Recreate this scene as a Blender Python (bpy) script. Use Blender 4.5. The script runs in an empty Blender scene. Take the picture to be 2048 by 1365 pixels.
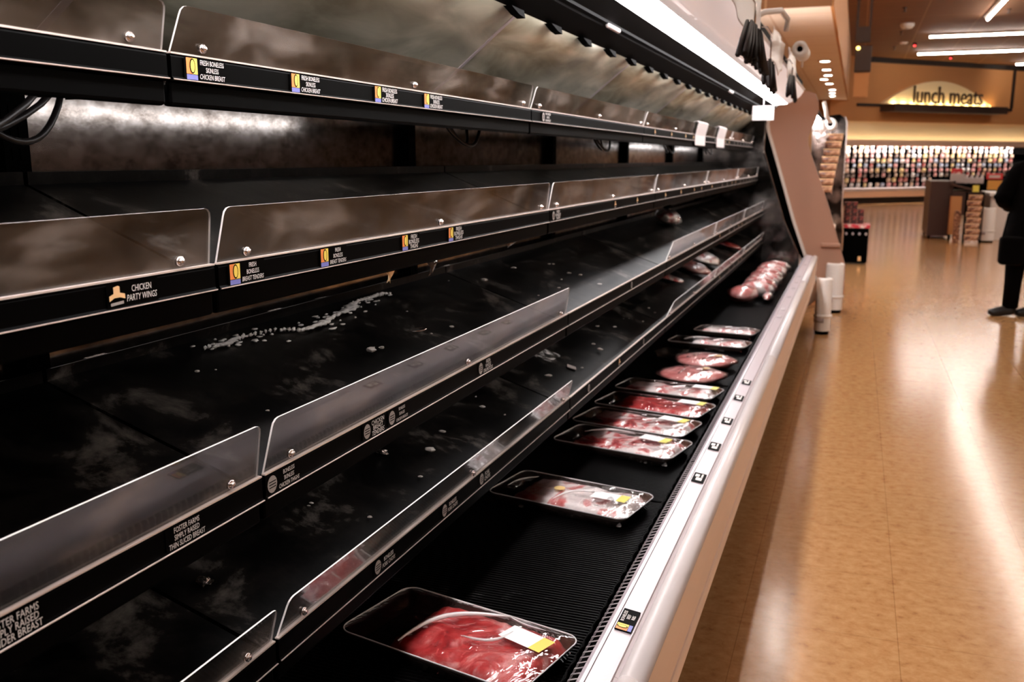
import bpy, bmesh, math, random
from mathutils import Vector, Matrix, noise

sc = bpy.context.scene
COL = sc.collection
PI = math.pi

# ------------------------------------------------------------------ camera
cd = bpy.data.cameras.new('camera')
cam = bpy.data.objects.new('camera', cd)
COL.objects.link(cam)
sc.camera = cam
YAW, PITCH = 0.3473419896909408, 0.19107660979073265
R = Vector((math.cos(YAW), math.sin(YAW), 0))
F = Vector((-math.sin(YAW)*math.cos(PITCH), math.cos(YAW)*math.cos(PITCH), -math.sin(PITCH)))
U = R.cross(F)
cam.matrix_world = Matrix.Translation((0, 0, 1.42)) @ Matrix((R, U, -F)).transposed().to_4x4()
cd.sensor_width = 36.0
cd.lens = 1874/2048*36
cd.clip_start = 0.02
cd.dof.use_dof = True
cd.dof.focus_distance = 1.5
cd.dof.aperture_fstop = 7.5

# ------------------------------------------------------------------ world and exposure
w = bpy.data.worlds.new('World'); sc.world = w
w.use_nodes = True
w.node_tree.nodes['Background'].inputs[0].default_value = (1.0, 0.82, 0.66, 1)
w.node_tree.nodes['Background'].inputs[1].default_value = 0.02
sc.view_settings.view_transform = 'Standard'
sc.view_settings.look = 'None'
sc.view_settings.exposure = 0.0
sc.view_settings.gamma = 1.0
sc.view_settings.use_curve_mapping = False

TUBE_E = 62.0        # ceiling fluorescent tubes
CANOPY_E = 31.0       # meat case canopy light
SHELF_E = 4.5        # under-shelf lamps
SIGN_E = 60.0

# ------------------------------------------------------------------ material helpers
def mat(name, color=(.5, .5, .5), rough=.5, metal=0., emit=None, estr=0., alpha=1., coat=0., spec=None, trans=0.):
    m = bpy.data.materials.new(name); m.use_nodes = True
    b = m.node_tree.nodes['Principled BSDF']
    b.inputs['Base Color'].default_value = (*color, 1)
    b.inputs['Roughness'].default_value = rough
    b.inputs['Metallic'].default_value = metal
    b.inputs['Alpha'].default_value = alpha
    b.inputs['Coat Weight'].default_value = coat
    b.inputs['Transmission Weight'].default_value = trans
    if spec is not None: b.inputs['Specular IOR Level'].default_value = spec
    if emit:
        b.inputs['Emission Color'].default_value = (*emit, 1)
        b.inputs['Emission Strength'].default_value = estr
    return m

def nodes(m):
    nt = m.node_tree
    return nt, nt.nodes['Principled BSDF']

def noise_chain(m, stops, scale=5., detail=6., dist=0., stretch=(1, 1, 1), target='Base Color', coord='Object', rough=.5):
    """noise -> colour ramp -> principled input"""
    nt, b = nodes(m)
    tc = nt.nodes.new('ShaderNodeTexCoord'); mp = nt.nodes.new('ShaderNodeMapping')
    mp.inputs['Scale'].default_value = stretch
    nz = nt.nodes.new('ShaderNodeTexNoise'); nz.inputs['Scale'].default_value = scale
    nz.inputs['Detail'].default_value = detail; nz.inputs['Distortion'].default_value = dist
    nz.inputs['Roughness'].default_value = rough
    rp = nt.nodes.new('ShaderNodeValToRGB')
    els = rp.color_ramp.elements
    while len(els) < len(stops): els.new(.5)
    for e, (p, c) in zip(els, stops):
        e.position = p; e.color = (*c, 1) if len(c) == 3 else c
    nt.links.new(tc.outputs[coord], mp.inputs[0]); nt.links.new(mp.outputs[0], nz.inputs[0])
    nt.links.new(nz.outputs[0], rp.inputs[0])
    if target: nt.links.new(rp.outputs[0], b.inputs[target])
    return nz, rp, mp

def bump(m, scale=20., strength=.2, dist=.01, detail=4, stretch=(1, 1, 1)):
    nt, b = nodes(m)
    tc = nt.nodes.new('ShaderNodeTexCoord'); mp = nt.nodes.new('ShaderNodeMapping'); mp.inputs['Scale'].default_value = stretch
    nz = nt.nodes.new('ShaderNodeTexNoise'); nz.inputs['Scale'].default_value = scale; nz.inputs['Detail'].default_value = detail
    bp = nt.nodes.new('ShaderNodeBump'); bp.inputs['Strength'].default_value = strength; bp.inputs['Distance'].default_value = dist
    nt.links.new(tc.outputs['Object'], mp.inputs[0]); nt.links.new(mp.outputs[0], nz.inputs[0])
    nt.links.new(nz.outputs[0], bp.inputs['Height']); nt.links.new(bp.outputs[0], b.inputs['Normal'])

M = {}
# setting
M['floor'] = mat('marbled tan vinyl tile', rough=.16, spec=.55)
def floor_mat():
    m = M['floor']; nt, b = nodes(m)
    nz, rp, mp = noise_chain(m, [(.30, (.27, .12, .045)), (.42, (.42, .205, .08)), (.62, (.51, .28, .12))], scale=22, detail=8, dist=.15, stretch=(1, 1.25, 1), target=None, rough=.72)
    br = nt.nodes.new('ShaderNodeTexBrick'); br.offset = 0; br.squash = 1
    br.inputs['Scale'].default_value = 1
    br.inputs['Brick Width'].default_value = .4572; br.inputs['Row Height'].default_value = .4572
    br.inputs['Mortar Size'].default_value = .0010
    br.inputs['Color1'].default_value = (1, 1, 1, 1); br.inputs['Color2'].default_value = (.95, .95, .95, 1)
    br.inputs['Mortar'].default_value = (.55, .5, .46, 1)
    tc = nt.nodes.new('ShaderNodeTexCoord'); m2 = nt.nodes.new('ShaderNodeMapping')
    m2.inputs['Location'].default_value = (.25, -2.825, 0)
    nt.links.new(tc.outputs['Object'], m2.inputs[0]); nt.links.new(m2.outputs[0], br.inputs['Vector'])
    mx = nt.nodes.new('ShaderNodeMix'); mx.data_type = 'RGBA'; mx.blend_type = 'MULTIPLY'; mx.inputs[0].default_value = 1
    nt.links.new(rp.outputs[0], mx.inputs[6]); nt.links.new(br.outputs['Color'], mx.inputs[7])
    nt.links.new(mx.outputs[2], b.inputs['Base Color'])
floor_mat()
bump(M['floor'], scale=3., strength=.12, dist=.01, detail=3)
M['ceiling'] = mat('brown painted ceiling tile', (.36, .17, .075), .8)
M['low_ceiling'] = mat('tan suspended ceiling', (.80, .58, .46), .8)
def grid_mat(m, c, w_, h_, line):
    nt, b = nodes(m)
    br = nt.nodes.new('ShaderNodeTexBrick'); br.offset = 0; br.inputs['Scale'].default_value = 1
    br.inputs['Brick Width'].default_value = w_; br.inputs['Row Height'].default_value = h_
    br.inputs['Mortar Size'].default_value = .015
    br.inputs['Color1'].default_value = (*c, 1); br.inputs['Color2'].default_value = (*c, 1); br.inputs['Mortar'].default_value = (*line, 1)
    tc = nt.nodes.new('ShaderNodeTexCoord'); nt.links.new(tc.outputs['Object'], br.inputs['Vector'])
    nt.links.new(br.outputs['Color'], b.inputs['Base Color'])
grid_mat(M['ceiling'], (.21, .09, .036), 1.22, 2.44, (.36, .18, .09))
grid_mat(M['low_ceiling'], (.95, .82, .74), 1.22, 1.22, (.78, .60, .50))
M['fascia'] = mat('orange brown painted wall', (.52, .235, .085), .7)
M['cream'] = mat('cream painted wall', (.82, .66, .42), .7)
M['wall'] = mat('warm tan wall', (.62, .33, .14), .8)
M['dark_trim'] = mat('near black trim', (.012, .006, .004), .6)
M['brown_dark'] = mat('dark brown panel', (.035, .016, .01), .55)
# meat case
M['back'] = mat('smeared stainless back panel', rough=.17, metal=1.)
noise_chain(M['back'], [(.34, (.20, .17, .15)), (.50, (.46, .42, .39)), (.64, (.70, .66, .64))], scale=24, detail=9, dist=.0, stretch=(1, .7, 1.3), rough=.65)
bump(M['back'], 5, .02, .01, 2)
M['top'] = mat('brushed steel canopy lining', rough=.45, metal=.75)
noise_chain(M['top'], [(.30, (.20, .18, .13)), (.52, (.40, .37, .28)), (.75, (.62, .57, .46))], scale=4, detail=6, dist=.6, stretch=(3, .9, 3))
M['pan'] = mat('dark stained steel shelf', rough=.36, metal=.45, spec=.2)
nz, rp, mp = noise_chain(M['pan'], [(.45, (.0008, .0006, .0006)), (.57, (.012, .010, .009)), (.69, (.19, .17, .155))], scale=7, detail=10, dist=.3, rough=.65)
bump(M['pan'], 12, .08, .01, 5)
M['black'] = mat('black plastic rail', (.0003, .0002, .0002), .5, spec=.02)
M['blackm'] = mat('black matt metal', (.0003, .0002, .0002), .6, spec=.02)
M['lip'] = mat('pale metal lip', (.75, .62, .56), .35, .3)
M['acrylic'] = mat('scratched clear acrylic', (.40, .33, .28), .16, alpha=.55, coat=.8)
noise_chain(M['acrylic'], [(.36, (.010, .006, .004)), (.54, (.062, .046, .036)), (.70, (.26, .22, .195))], scale=9, detail=8, dist=.5, stretch=(1, .6, 1.6))
noise_chain(M['acrylic'], [(.3, (.30, .3, .3)), (.7, (.72, .72, .72))], scale=5, detail=5, target='Alpha')
M['edge_highlight'] = mat('acrylic edge highlight', (.85, .78, .74), .5)  # near-white colour paints the highlight along the guard edges
M['bolt'] = mat('zinc bolt', (.75, .66, .62), .25, 1.)
M['bumper'] = mat('white bumper plastic', (.64, .57, .56), .30)
M['rail_face'] = mat('pale price rail', (.50, .43, .455), .28)
M['groove'] = mat('grey groove', (.42, .36, .37), .5)
M['panel'] = mat('tan painted steel panel', (.82, .60, .47), .42)
M['lens'] = mat('canopy light lens', (.9, .9, .9), .5, emit=(1, .97, .98), estr=CANOPY_E)
M['valance'] = mat('canopy valance with added glow', (.80, .70, .67), .5, emit=(1, .84, .80), estr=.42)  # weak emission stands in for light falling on the valance
M['tube_shelf'] = mat('shelf lamp tube', (.9, .9, .9), .5, emit=(1, .95, .95), estr=SHELF_E)
M['tube'] = mat('fluorescent tube', (.9, .9, .9), .5, emit=(1, .90, .80), estr=TUBE_E)
M['downlight'] = mat('downlight lens', (.9, .9, .9), .5, emit=(1, .93, .86), estr=60)
M['wire'] = mat('black coated wire', (.0025, .002, .002), .4, spec=.1)
M['tray_floor'] = mat('wet black pan', rough=.12, metal=.2)
noise_chain(M['tray_floor'], [(.53, (.002, .0015, .0015)), (.59, (.04, .035, .03)), (.64, (.9, .85, .83))], scale=6.5, detail=8, dist=.4, stretch=(1.3, 1, 1), rough=.6)
M['mirror'] = mat('polished end panel', (.30, .27, .25), .13, .9)
noise_chain(M['mirror'], [(.42, (.015, .012, .010)), (.66, (.34, .30, .28))], scale=4, detail=3)
bump(M['mirror'], 3.5, .25, .02, 1)
M['cord'] = mat('black cable', (.01, .008, .008), .35)
M['end_face'] = mat('pink brown end panel', (.50, .27, .185), .45)
M['white'] = mat('white plastic', (.84, .78, .74), .4)
M['paper'] = mat('white paper', (.56, .50, .49), .6)
M['frost'] = mat('frost', (.95, .93, .92), .3, alpha=.9)
noise_chain(M['frost'], [(.44, (0, 0, 0)), (.60, (1, 1, 1))], scale=26, detail=8, dist=.8, target='Alpha')
# print colours
M['ink_white'] = mat('white lettering', (.82, .76, .72), .5)
M['ink_orange'] = mat('orange print', (.85, .25, .06), .5)
M['ink_yellow'] = mat('yellow print', (.85, .62, .10), .5)
M['ink_blue'] = mat('violet blue print', (.16, .17, .48), .5)
M['ink_tan'] = mat('tan print', (.85, .52, .26), .5)
M['ink_grey'] = mat('grey print', (.35, .31, .29), .5)
# goods
def meat(name, stops, scale, dist=1.2):
    m = mat(name, rough=.35, coat=.4); noise_chain(m, stops, scale=scale, detail=5, dist=dist, rough=.55); bump(m, 40, .4, .004, 3); return m
red, dred, pink, fat = (.50, .028, .03), (.20, .010, .014), (.80, .33, .31), (.95, .86, .83)
M['meat_red'] = meat('red sliced beef', [(.30, dred), (.44, red), (.55, (.62, .08, .075)), (.64, pink)], 11)
M['meat_fat'] = meat('fatty pale ribs', [(.33, red), (.40, (.68, .18, .17)), (.45, pink), (.51, fat)], 7)
M['meat_mix'] = meat('marbled red ribs', [(.34, dred), (.44, red), (.49, pink), (.53, fat)], 12)
M['meat_pale'] = meat('pale fatty meat', [(.30, red), (.37, (.66, .16, .15)), (.42, pink), (.47, fat)], 8)
M['meat_pink'] = meat('pink ham', [(.30, (.50, .12, .11)), (.5, (.72, .30, .28)), (.7, (.85, .55, .52))], 10)
M['foam'] = mat('clear brown plastic tray', (.06, .04, .034), .2, coat=.6)
M['film'] = mat('cling film', (.95, .93, .93), .06)
def film():
    m = M['film']; nt, b = nodes(m)
    out = nt.nodes['Material Output']
    gl = nt.nodes.new('ShaderNodeBsdfGlossy'); gl.inputs['Roughness'].default_value = .12; gl.inputs['Color'].default_value = (1, 1, 1, 1)
    tr = nt.nodes.new('ShaderNodeBsdfTransparent')
    mx = nt.nodes.new('ShaderNodeMixShader'); fr = nt.nodes.new('ShaderNodeFresnel'); fr.inputs['IOR'].default_value = 1.5
    mm = nt.nodes.new('ShaderNodeMath'); mm.operation = 'ADD'; mm.inputs[1].default_value = .10
    tc = nt.nodes.new('ShaderNodeTexCoord'); nz = nt.nodes.new('ShaderNodeTexNoise'); nz.inputs['Scale'].default_value = 11; nz.inputs['Detail'].default_value = 3; nz.inputs['Distortion'].default_value = 1.5
    bp = nt.nodes.new('ShaderNodeBump'); bp.inputs['Strength'].default_value = .6; bp.inputs['Distance'].default_value = .02
    nt.links.new(tc.outputs['Object'], nz.inputs[0]); nt.links.new(nz.outputs[0], bp.inputs['Height'])
    nt.links.new(bp.outputs[0], gl.inputs['Normal']); nt.links.new(bp.outputs[0], fr.inputs['Normal'])
    nt.links.new(fr.outputs[0], mm.inputs[0]); nt.links.new(mm.outputs[0], mx.inputs[0])
    nt.links.new(tr.outputs[0], mx.inputs[1]); nt.links.new(gl.outputs[0], mx.inputs[2]); nt.links.new(mx.outputs[0], out.inputs[0])
film()
M['film_highlight'] = mat('painted film highlight', (.92, .86, .85), .12, alpha=.75, coat=1.)  # pale colour paints the film's highlights on rims and folds
M['label_white'] = mat('white price label', (.85, .83, .82), .45)
M['label_yellow'] = mat('yellow label end', (.80, .66, .10), .45)
M['gold'] = mat('gold round sticker', (.62, .42, .16), .4)
M['coat'] = mat('black coat cloth', (.0015, .001, .001), .9, spec=.05)
M['trousers'] = mat('black trousers', (.0015, .001, .001), .9, spec=.05)
M['skin'] = mat('skin', (.55, .30, .2), .55)
M['hair'] = mat('dark brown hair', (.02, .009, .005), .5)
M['shoe'] = mat('black shoe', (.006, .005, .005), .4)

# ------------------------------------------------------------------ mesh helpers
class MB:
    def __init__(s): s.bm = bmesh.new(); s.mi = 0
    def face(s, vs):
        try: f = s.bm.faces.new(vs); f.material_index = s.mi; return f
        except ValueError: return None
    def box(s, a, b, rot=None, c=None):
        (x0, y0, z0), (x1, y1, z1) = a, b
        co = [Vector(p) for p in ((x0,y0,z0),(x1,y0,z0),(x1,y1,z0),(x0,y1,z0),(x0,y0,z1),(x1,y0,z1),(x1,y1,z1),(x0,y1,z1))]
        if rot is not None: co = [rot @ (p - Vector(c)) + Vector(c) for p in co]
        v = [s.bm.verts.new(p) for p in co]
        for f in ((0,3,2,1),(4,5,6,7),(0,1,5,4),(1,2,6,5),(2,3,7,6),(3,0,4,7)): s.face([v[i] for i in f])
        return s
    def prism(s, prof, y0, y1, axis='y', cap=True, closed=True):
        """profile of (a,b) pairs extruded; axis y: (x,z); axis x: (y,z); axis z: (x,y)"""
        def P(a, b, t): return {'y': (a, t, b), 'x': (t, a, b), 'z': (a, b, t)}[axis]
        A = [s.bm.verts.new(P(a, b, y0)) for a, b in prof]; B = [s.bm.verts.new(P(a, b, y1)) for a, b in prof]
        n = len(prof)
        for i in range(n if closed else n-1):
            j = (i+1) % n; s.face([A[i], A[j], B[j], B[i]])
        if cap and closed: s.face(A[::-1]); s.face(B)
        return s
    def tube(s, pts, r, n=8, cap=True, radii=None):
        pts = [Vector(p) for p in pts]; rings = []
        for i, p in enumerate(pts):
            t = (pts[min(i+1, len(pts)-1)] - pts[max(i-1, 0)]).normalized()
            ref = Vector((0, 0, 1)) if abs(t.z) < .9 else Vector((1, 0, 0))
            u = t.cross(ref).normalized(); v = t.cross(u).normalized()
            rr = radii[i] if radii else r
            rings.append([s.bm.verts.new(p + (u*math.cos(2*PI*k/n) + v*math.sin(2*PI*k/n))*rr) for k in range(n)])
        for a, b in zip(rings, rings[1:]):
            for k in range(n): s.face([a[k], a[(k+1) % n], b[(k+1) % n], b[k]])
        if cap: s.face(rings[0][::-1]); s.face(rings[-1])
        return s
    def lathe(s, prof, c=(0, 0, 0), n=20, a0=0, a1=2*PI):
        c = Vector(c); full = abs(a1-a0-2*PI) < 1e-6; m = n if full else n+1; rings = []
        for r, z in prof:
            rings.append([s.bm.verts.new(c + Vector((r*math.cos(a0+(a1-a0)*k/n), r*math.sin(a0+(a1-a0)*k/n), z))) for k in range(m)])
        for a, b in zip(rings, rings[1:]):
            for k in range(n): s.face([a[k], a[(k+1) % m], b[(k+1) % m], b[k]])
        if full: s.face(rings[0][::-1]); s.face(rings[-1])
        return s
    def grid(s, nx, ny, fn):
        v = [[s.bm.verts.new(fn(i/nx, j/ny)) for j in range(ny+1)] for i in range(nx+1)]
        for i in range(nx):
            for j in range(ny): s.face([v[i][j], v[i+1][j], v[i+1][j+1], v[i][j+1]])
        return s
    def blob(s, c, r, n=12, k=8, amp=0., seed=0, rot=None):
        c = Vector(c); rings = []
        for j in range(k+1):
            th = PI*j/k; ring = []
            for i in range(n):
                ph = 2*PI*i/n
                d = Vector((math.sin(th)*math.cos(ph), math.sin(th)*math.sin(ph), math.cos(th)))
                q = 1 + amp*noise.noise(d*1.7 + Vector((seed*3.1, seed, 0)))
                p = Vector((d.x*r[0], d.y*r[1], d.z*r[2]))*q
                if rot is not None: p = rot @ p
                ring.append(s.bm.verts.new(c+p))
                if j in (0, k): break
            rings.append(ring)
        for a, b in zip(rings, rings[1:]):
            for i in range(n):
                a0, a1 = a[i % len(a)], a[(i+1) % len(a)]; b0, b1 = b[i % len(b)], b[(i+1) % len(b)]
                vs = []
                for q in (a0, b0, b1, a1):
                    if q not in vs: vs.append(q)
                if len(vs) > 2: s.face(vs)
        return s
    def build(s, name, ms, parent=None, smooth=False, loc=None, rot=None, norm=True):
        if norm: bmesh.ops.recalc_face_normals(s.bm, faces=s.bm.faces)
        me = bpy.data.meshes.new(name); s.bm.to_mesh(me); s.bm.free()
        for m in (ms if isinstance(ms, (list, tuple)) else [ms]): me.materials.append(m)
        if smooth:
            for p in me.polygons: p.use_smooth = True
        o = bpy.data.objects.new(name, me); COL.objects.link(o)
        if parent: o.parent = parent
        if loc: o.location = loc
        if rot: o.rotation_euler = rot
        return o

def bevel(o, w_, n=2):
    md = o.modifiers.new('bevel', 'BEVEL'); md.width = w_; md.segments = n; md.limit_method = 'ANGLE'
    return o
def tag(o, label, cat, group=None):
    o['label'] = label; o['category'] = cat
    if group: o['group'] = group
    return o
def thing(name, label, cat, loc=(0, 0, 0), rot=(0, 0, 0), group=None):
    o = bpy.data.objects.new(name, None); COL.objects.link(o); o.location = loc; o.rotation_euler = rot
    return tag(o, label, cat, group)
def struct(o): o['kind'] = 'structure'; return o
def dup(root, loc, rot=None, label=None, group=None):
    r = root.copy(); COL.objects.link(r); r.location = loc
    if rot: r.rotation_euler = rot
    if label: r['label'] = label
    if group: r['group'] = group
    for ch in list(root.children):
        c = ch.copy(); COL.objects.link(c); c.parent = r
        for g in ch.children:
            d = g.copy(); COL.objects.link(d); d.parent = c
    return r

_tc = {}
def text_geo(s, size, align='CENTER'):
    """vertices and faces of a line of lettering lying in the x/y plane"""
    k = (s, size, align)
    if k in _tc: return _tc[k]
    cu = bpy.data.curves.new('lettering', 'FONT'); cu.body = s; cu.size = size; cu.align_x = align; cu.align_y = 'CENTER'
    cu.resolution_u = 2; cu.offset = 0
    o = bpy.data.objects.new('lettering', cu); COL.objects.link(o)
    dg = bpy.context.evaluated_depsgraph_get(); me = o.evaluated_get(dg).to_mesh()
    vs = [tuple(v.co) for v in me.vertices]; fs = [tuple(p.vertices) for p in me.polygons]
    o.evaluated_get(dg).to_mesh_clear(); bpy.data.objects.remove(o); bpy.data.curves.remove(cu)
    _tc[k] = (vs, fs); return _tc[k]
def add_text(mb, s, size, fn, align='CENTER'):
    vs, fs = text_geo(s, size, align)
    V = [mb.bm.verts.new(fn(x, y)) for x, y, z in vs]
    for f in fs: mb.face([V[i] for i in f])

# ================================================================== THE SETTING
def slab(name, a, b, m): return struct(MB().box(a, b).build(name, m))
slab('floor', (-6, -6, -.1), (14, 52, 0), M['floor'])
slab('ceiling', (-6, -6, 4.66), (14, 52, 4.76), M['ceiling'])
slab('wall_near', (-6, -6.1, 0), (14, -6, 4.66), M['brown_dark'])
slab('wall_left', (-6.1, -6, 0), (-6, 52, 4.66), M['wall'])
slab('wall_right', (14, -6, 0), (14.1, 52, 4.66), M['brown_dark'])
# partition directly behind the meat case
slab('wall_partition', (-1.5, -6, 0), (-1.32, 32, 2.6), M['wall'])
# dropped ceiling volume over the left side
slab('ceiling_dropped', (-6, 12.86, 3.3), (-.44, 33.2, 3.4), M['low_ceiling'])
slab('trim_front', (-6, 12.8, 3.3), (-.42, 12.86, 4.66), M['ceiling'])
slab('trim_side', (-.44, 12.86, 3.3), (-.40, 33.4, 4.66), M['fascia'])
# far wall at forty five degrees: local x runs along it, local y into it
D45 = Matrix.Translation((0, 33.08, 0)) @ Matrix.Rotation(PI/4, 4, 'Z')
def wall45(name, a, b, m):
    o = MB().box(a, b).build(name, m); o.matrix_world = D45; return struct(o)
wall45('wall_back', (-9, .9, 0), (16, 1.1, 4.66), M['wall'])
wall45('trim_bulkhead', (-1.3, 0, 2.66), (12, .9, 4.66), M['fascia'])
wall45('trim_cream', (-1.3, .12, 2.04), (12, .9, 2.66), M['cream'])
wall45('trim_cornice', (.25, -.1, 4.50), (12, 0, 4.655), M['dark_trim'])

# ================================================================== CEILING LIGHTS
def tube_light(name, p, length, along, label, group=None):
    t = thing(name, label, 'ceiling light', p, (0, 0, 0 if along == 'y' else -PI/2), group)
    b = MB(); b.prism([(-.08, .05), (-.05, .0), (.05, .0), (.08, .05)], -length/2, length/2); b.build('housing', M['white'], t)
    b = MB(); b.tube([(0, -length/2+.02, -.02), (0, length/2-.02, -.02)], .022, 8); b.build('tube', M['tube'], t, smooth=True)
    return t
G1 = 'fluorescent tubes hung in line over the aisle'
first = None
for k in range(7):
    y = 23.7 - 2.45*k
    if k == 0: lab, g = 'fluorescent tube pointing down the aisle at the top right corner', None
    else: lab, g = 'fluorescent tube over the aisle, above the picture', G1
    if first is None: first = tube_light('ceiling_light', (2.6, y, 4.6), 2.4, 'y', lab)
    else: dup(first, (2.6, y, 4.6), None, lab, g)
for (x, y, l, lab) in ((2.75, 27.8, 2.4, 'upper of the two long crosswise fluorescent tubes, nearer one'),
                       (2.95, 32.1, 2.9, 'lower of the two long crosswise fluorescent tubes, just above the black cornice'),
                       (5.6, 36.6, 1.6, 'short end of a fluorescent tube at the right edge above the cornice')):
    tube_light('ceiling_light', (x, y, 4.6), l, 'x', lab)
dup(first, (5.3, 27.8, 4.6), (0, 0, -PI/2), 'fluorescent tube right of the upper crosswise tube, outside the picture', None)
for k in range(6):
    dup(first, (-.6, 11.2-2.7*k, 4.6), None, 'fluorescent tube high over the edge of the meat case', 'fluorescent tubes high over the meat case')
for x in (5.6, 8.6):  # unseen rows added to spread light across the case
    for k in range(9):
        dup(first, (x, 20-2.8*k, 4.6), None, 'unseen fluorescent tube added over the open floor for fill light', 'added fluorescent tubes over the open floor')
# recessed downlights
def downlight(p, label, group=None, r=.10):
    t = thing('downlight', label, 'downlight', p, group=group)
    MB().lathe([(r+.03, 0), (r+.03, -.015), (r, -.03), (r-.005, -.03), (r-.01, 0)], n=20).build('ring', M['white'], t, smooth=True)
    MB().lathe([(.01, -.022), (r-.004, -.024), (r-.004, -.012), (.01, -.012)], n=20).build('lens', M['downlight'], t)
    return t
dls = [(-1.50, 14.1, 'nearest round downlight, beside the bent white bracket'), (-1.49, 16.2, 'second nearest round downlight in the row beside the canopy'),
       (-1.50, 18.6, 'third round downlight of the row beside the canopy'), (-1.52, 20.9, 'fourth round downlight, touching the white bag roll'),
       (-1.56, 27.2, 'lone round downlight just above the curved end panel')]
d0 = None
for x, y, lab in dls:
    if d0 is None: d0 = downlight((x, y, 3.3), lab)
    else: dup(d0, (x, y, 3.3), None, lab)
for x, y in ((-.71, 19.6), (-.73, 21.4), (-.74, 22.8), (-.86, 23.9), (-.78, 25.3), (-.76, 27.5), (-.80, 28.8), (-.82, 30.2)):
    dup(d0, (x, y, 3.3), None, 'round downlight in the bunched column beside the orange beam', 'downlights bunched beside the orange beam')
# ceiling devices
def ceil_disc(name, x, y, r, h, m, label, cat):
    t = thing(name, label, cat, (x, y, 4.66))
    MB().lathe([(r, 0), (r, -h*.5), (r*.7, -h), (.01, -h)], n=18).build('housing', m, t, smooth=True)
    MB().lathe([(r*.3, -h), (r*.25, -h*1.15), (.01, -h*1.15)], n=12).build('cap', M['groove'], t)
ceil_disc('smoke_detector', .92, 25.5, .16, .12, M['white'], 'pale round smoke detector on the brown ceiling', 'smoke detector')
ceil_disc('ceiling_speaker', 1.0, 29.5, .12, .05, M['low_ceiling'], 'small tan round ceiling plate above the sign wall', 'ceiling plate')
M['red_led'] = mat('red led', (.7, .02, .02), .4, emit=(1, .06, .06), estr=3)
for x, y, lab in ((1.31, 29.8, 'tiny red ceiling light left of the lower crosswise tube'), (2.57, 33.8, 'tiny red ceiling light under the lower crosswise tube')):
    t = thing('indicator_light', lab, 'indicator light', (x, y, 4.66))
    MB().lathe([(.05, 0), (.05, -.05), (.01, -.05)], n=12).build('base', M['blackm'], t)
    MB().blob((0, 0, -.07), (.035, .035, .03)).build('bulb', M['red_led'], t, smooth=True)
for x, y in ((.75, 22.9), (.85, 27.0), (.8, 30.5), (2.9, 23.9)):
    t = thing('sprinkler', 'small dark sprinkler head on the brown ceiling', 'sprinkler', (x, y, 4.66), group='sprinkler heads on the brown ceiling')
    MB().lathe([(.05, 0), (.05, -.015), (.015, -.02), (.015, -.07), (.04, -.08), (.04, -.09), (.005, -.09)], n=10).build('head', M['brown_dark'], t)

# hanging sign frame beside the beam
t = thing('hanging_aisle_marker', 'dark brown hanging marker of stacked boxes beside the orange beam', 'aisle marker', (-.03, 16, 2.38))
MB().box((-.125, -.03, 1.04), (-.085, .03, 2.28)).build('hanger_rod', M['brown_dark'], t)
MB().box((.065, -.03, 1.04), (.10, .03, 2.28)).build('hanger_rod', M['brown_dark'], t)
MB().box((-.13, -.12, 1.5), (.14, .12, 1.75)).build('upper_box', M['brown_dark'], t)
MB().box((-.12, -.10, .82), (.10, .10, 1.04)).build('middle_box', M['brown_dark'], t)
b = MB(); b.box((-.11, -.14, .38), (.13, .14, .76)); bevel(b.build('lower_box', M['brown_dark'], t), .01)
MB().box((-.10, -.08, 0), (.11, .08, .36)).build('panel', M['fascia'], t)
M['amber'] = mat('amber lamp', (.8, .6, .2), .4, emit=(1, .75, .2), estr=4)
MB().blob((-.07, -.16, .72), (.03, .03, .03)).build('amber_lamp', M['amber'], t, smooth=True)

# ================================================================== LUNCH MEATS SIGN (on the 45 degree bulkhead)
def place45(o, x, y, z): o.matrix_world = D45 @ Matrix.Translation((x, y, z))
sg = bpy.data.objects.new('sign', None); COL.objects.link(sg); place45(sg, 0, 0, 0)
tag(sg, 'lit lunch meats sign with pale arch over a dark ledge on the back wall', 'sign')
S = math.sqrt(2)
arc = []
x0, x1, zc, h = .80, 5.85, 3.24, .76
for k in range(33):
    u = -1 + 2*k/32; arc.append(((x0+x1)/2 + u*(x1-x0)/2, zc + h*(1-u*u)*(1-.12*u*u)))
MB().prism([(a, -z) for a, z in []] or [(a, z) for a, z in arc] + [(x1, zc-.02), (x0, zc-.02)], -.14, 0, axis='y').build('arch_board', M['cream'], sg)
MB().box((.82, -.62, 2.96), (6.1, -.002, 3.20)).build('ledge', M['brown_dark'], sg)
for a, c in (((-.20, -.06, 3.13), (.82, -.002, 3.21)), ((6.1, -.06, 3.10), (7.05, -.002, 3.2)), ((6.98, -.06, 3.2), (7.08, -.002, 4.5))):
    b = MB(); b.box(a, c); b.build('frame_bar', M['dark_trim'], sg)
b = MB()
add_text(b, 'lunch meats', .82, lambda x, y: (3.60 + x*.84, -.30, 3.50 + y*1.0))
r_ = b.build('lettering', M['brown_dark'], sg)
sm = r_.modifiers.new('solid', 'SOLIDIFY'); sm.thickness = .05
M['uplight'] = mat('sign uplight', (.9, .8, .5), .5, emit=(1, .72, .34), estr=SIGN_E)
b = MB()
for k in range(12):
    xx = 1.15 + k*.42; b.box((xx, -.22, 3.20), (xx+.22, -.17, 3.225))
b.build('uplight', M['uplight'], sg)

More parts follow.
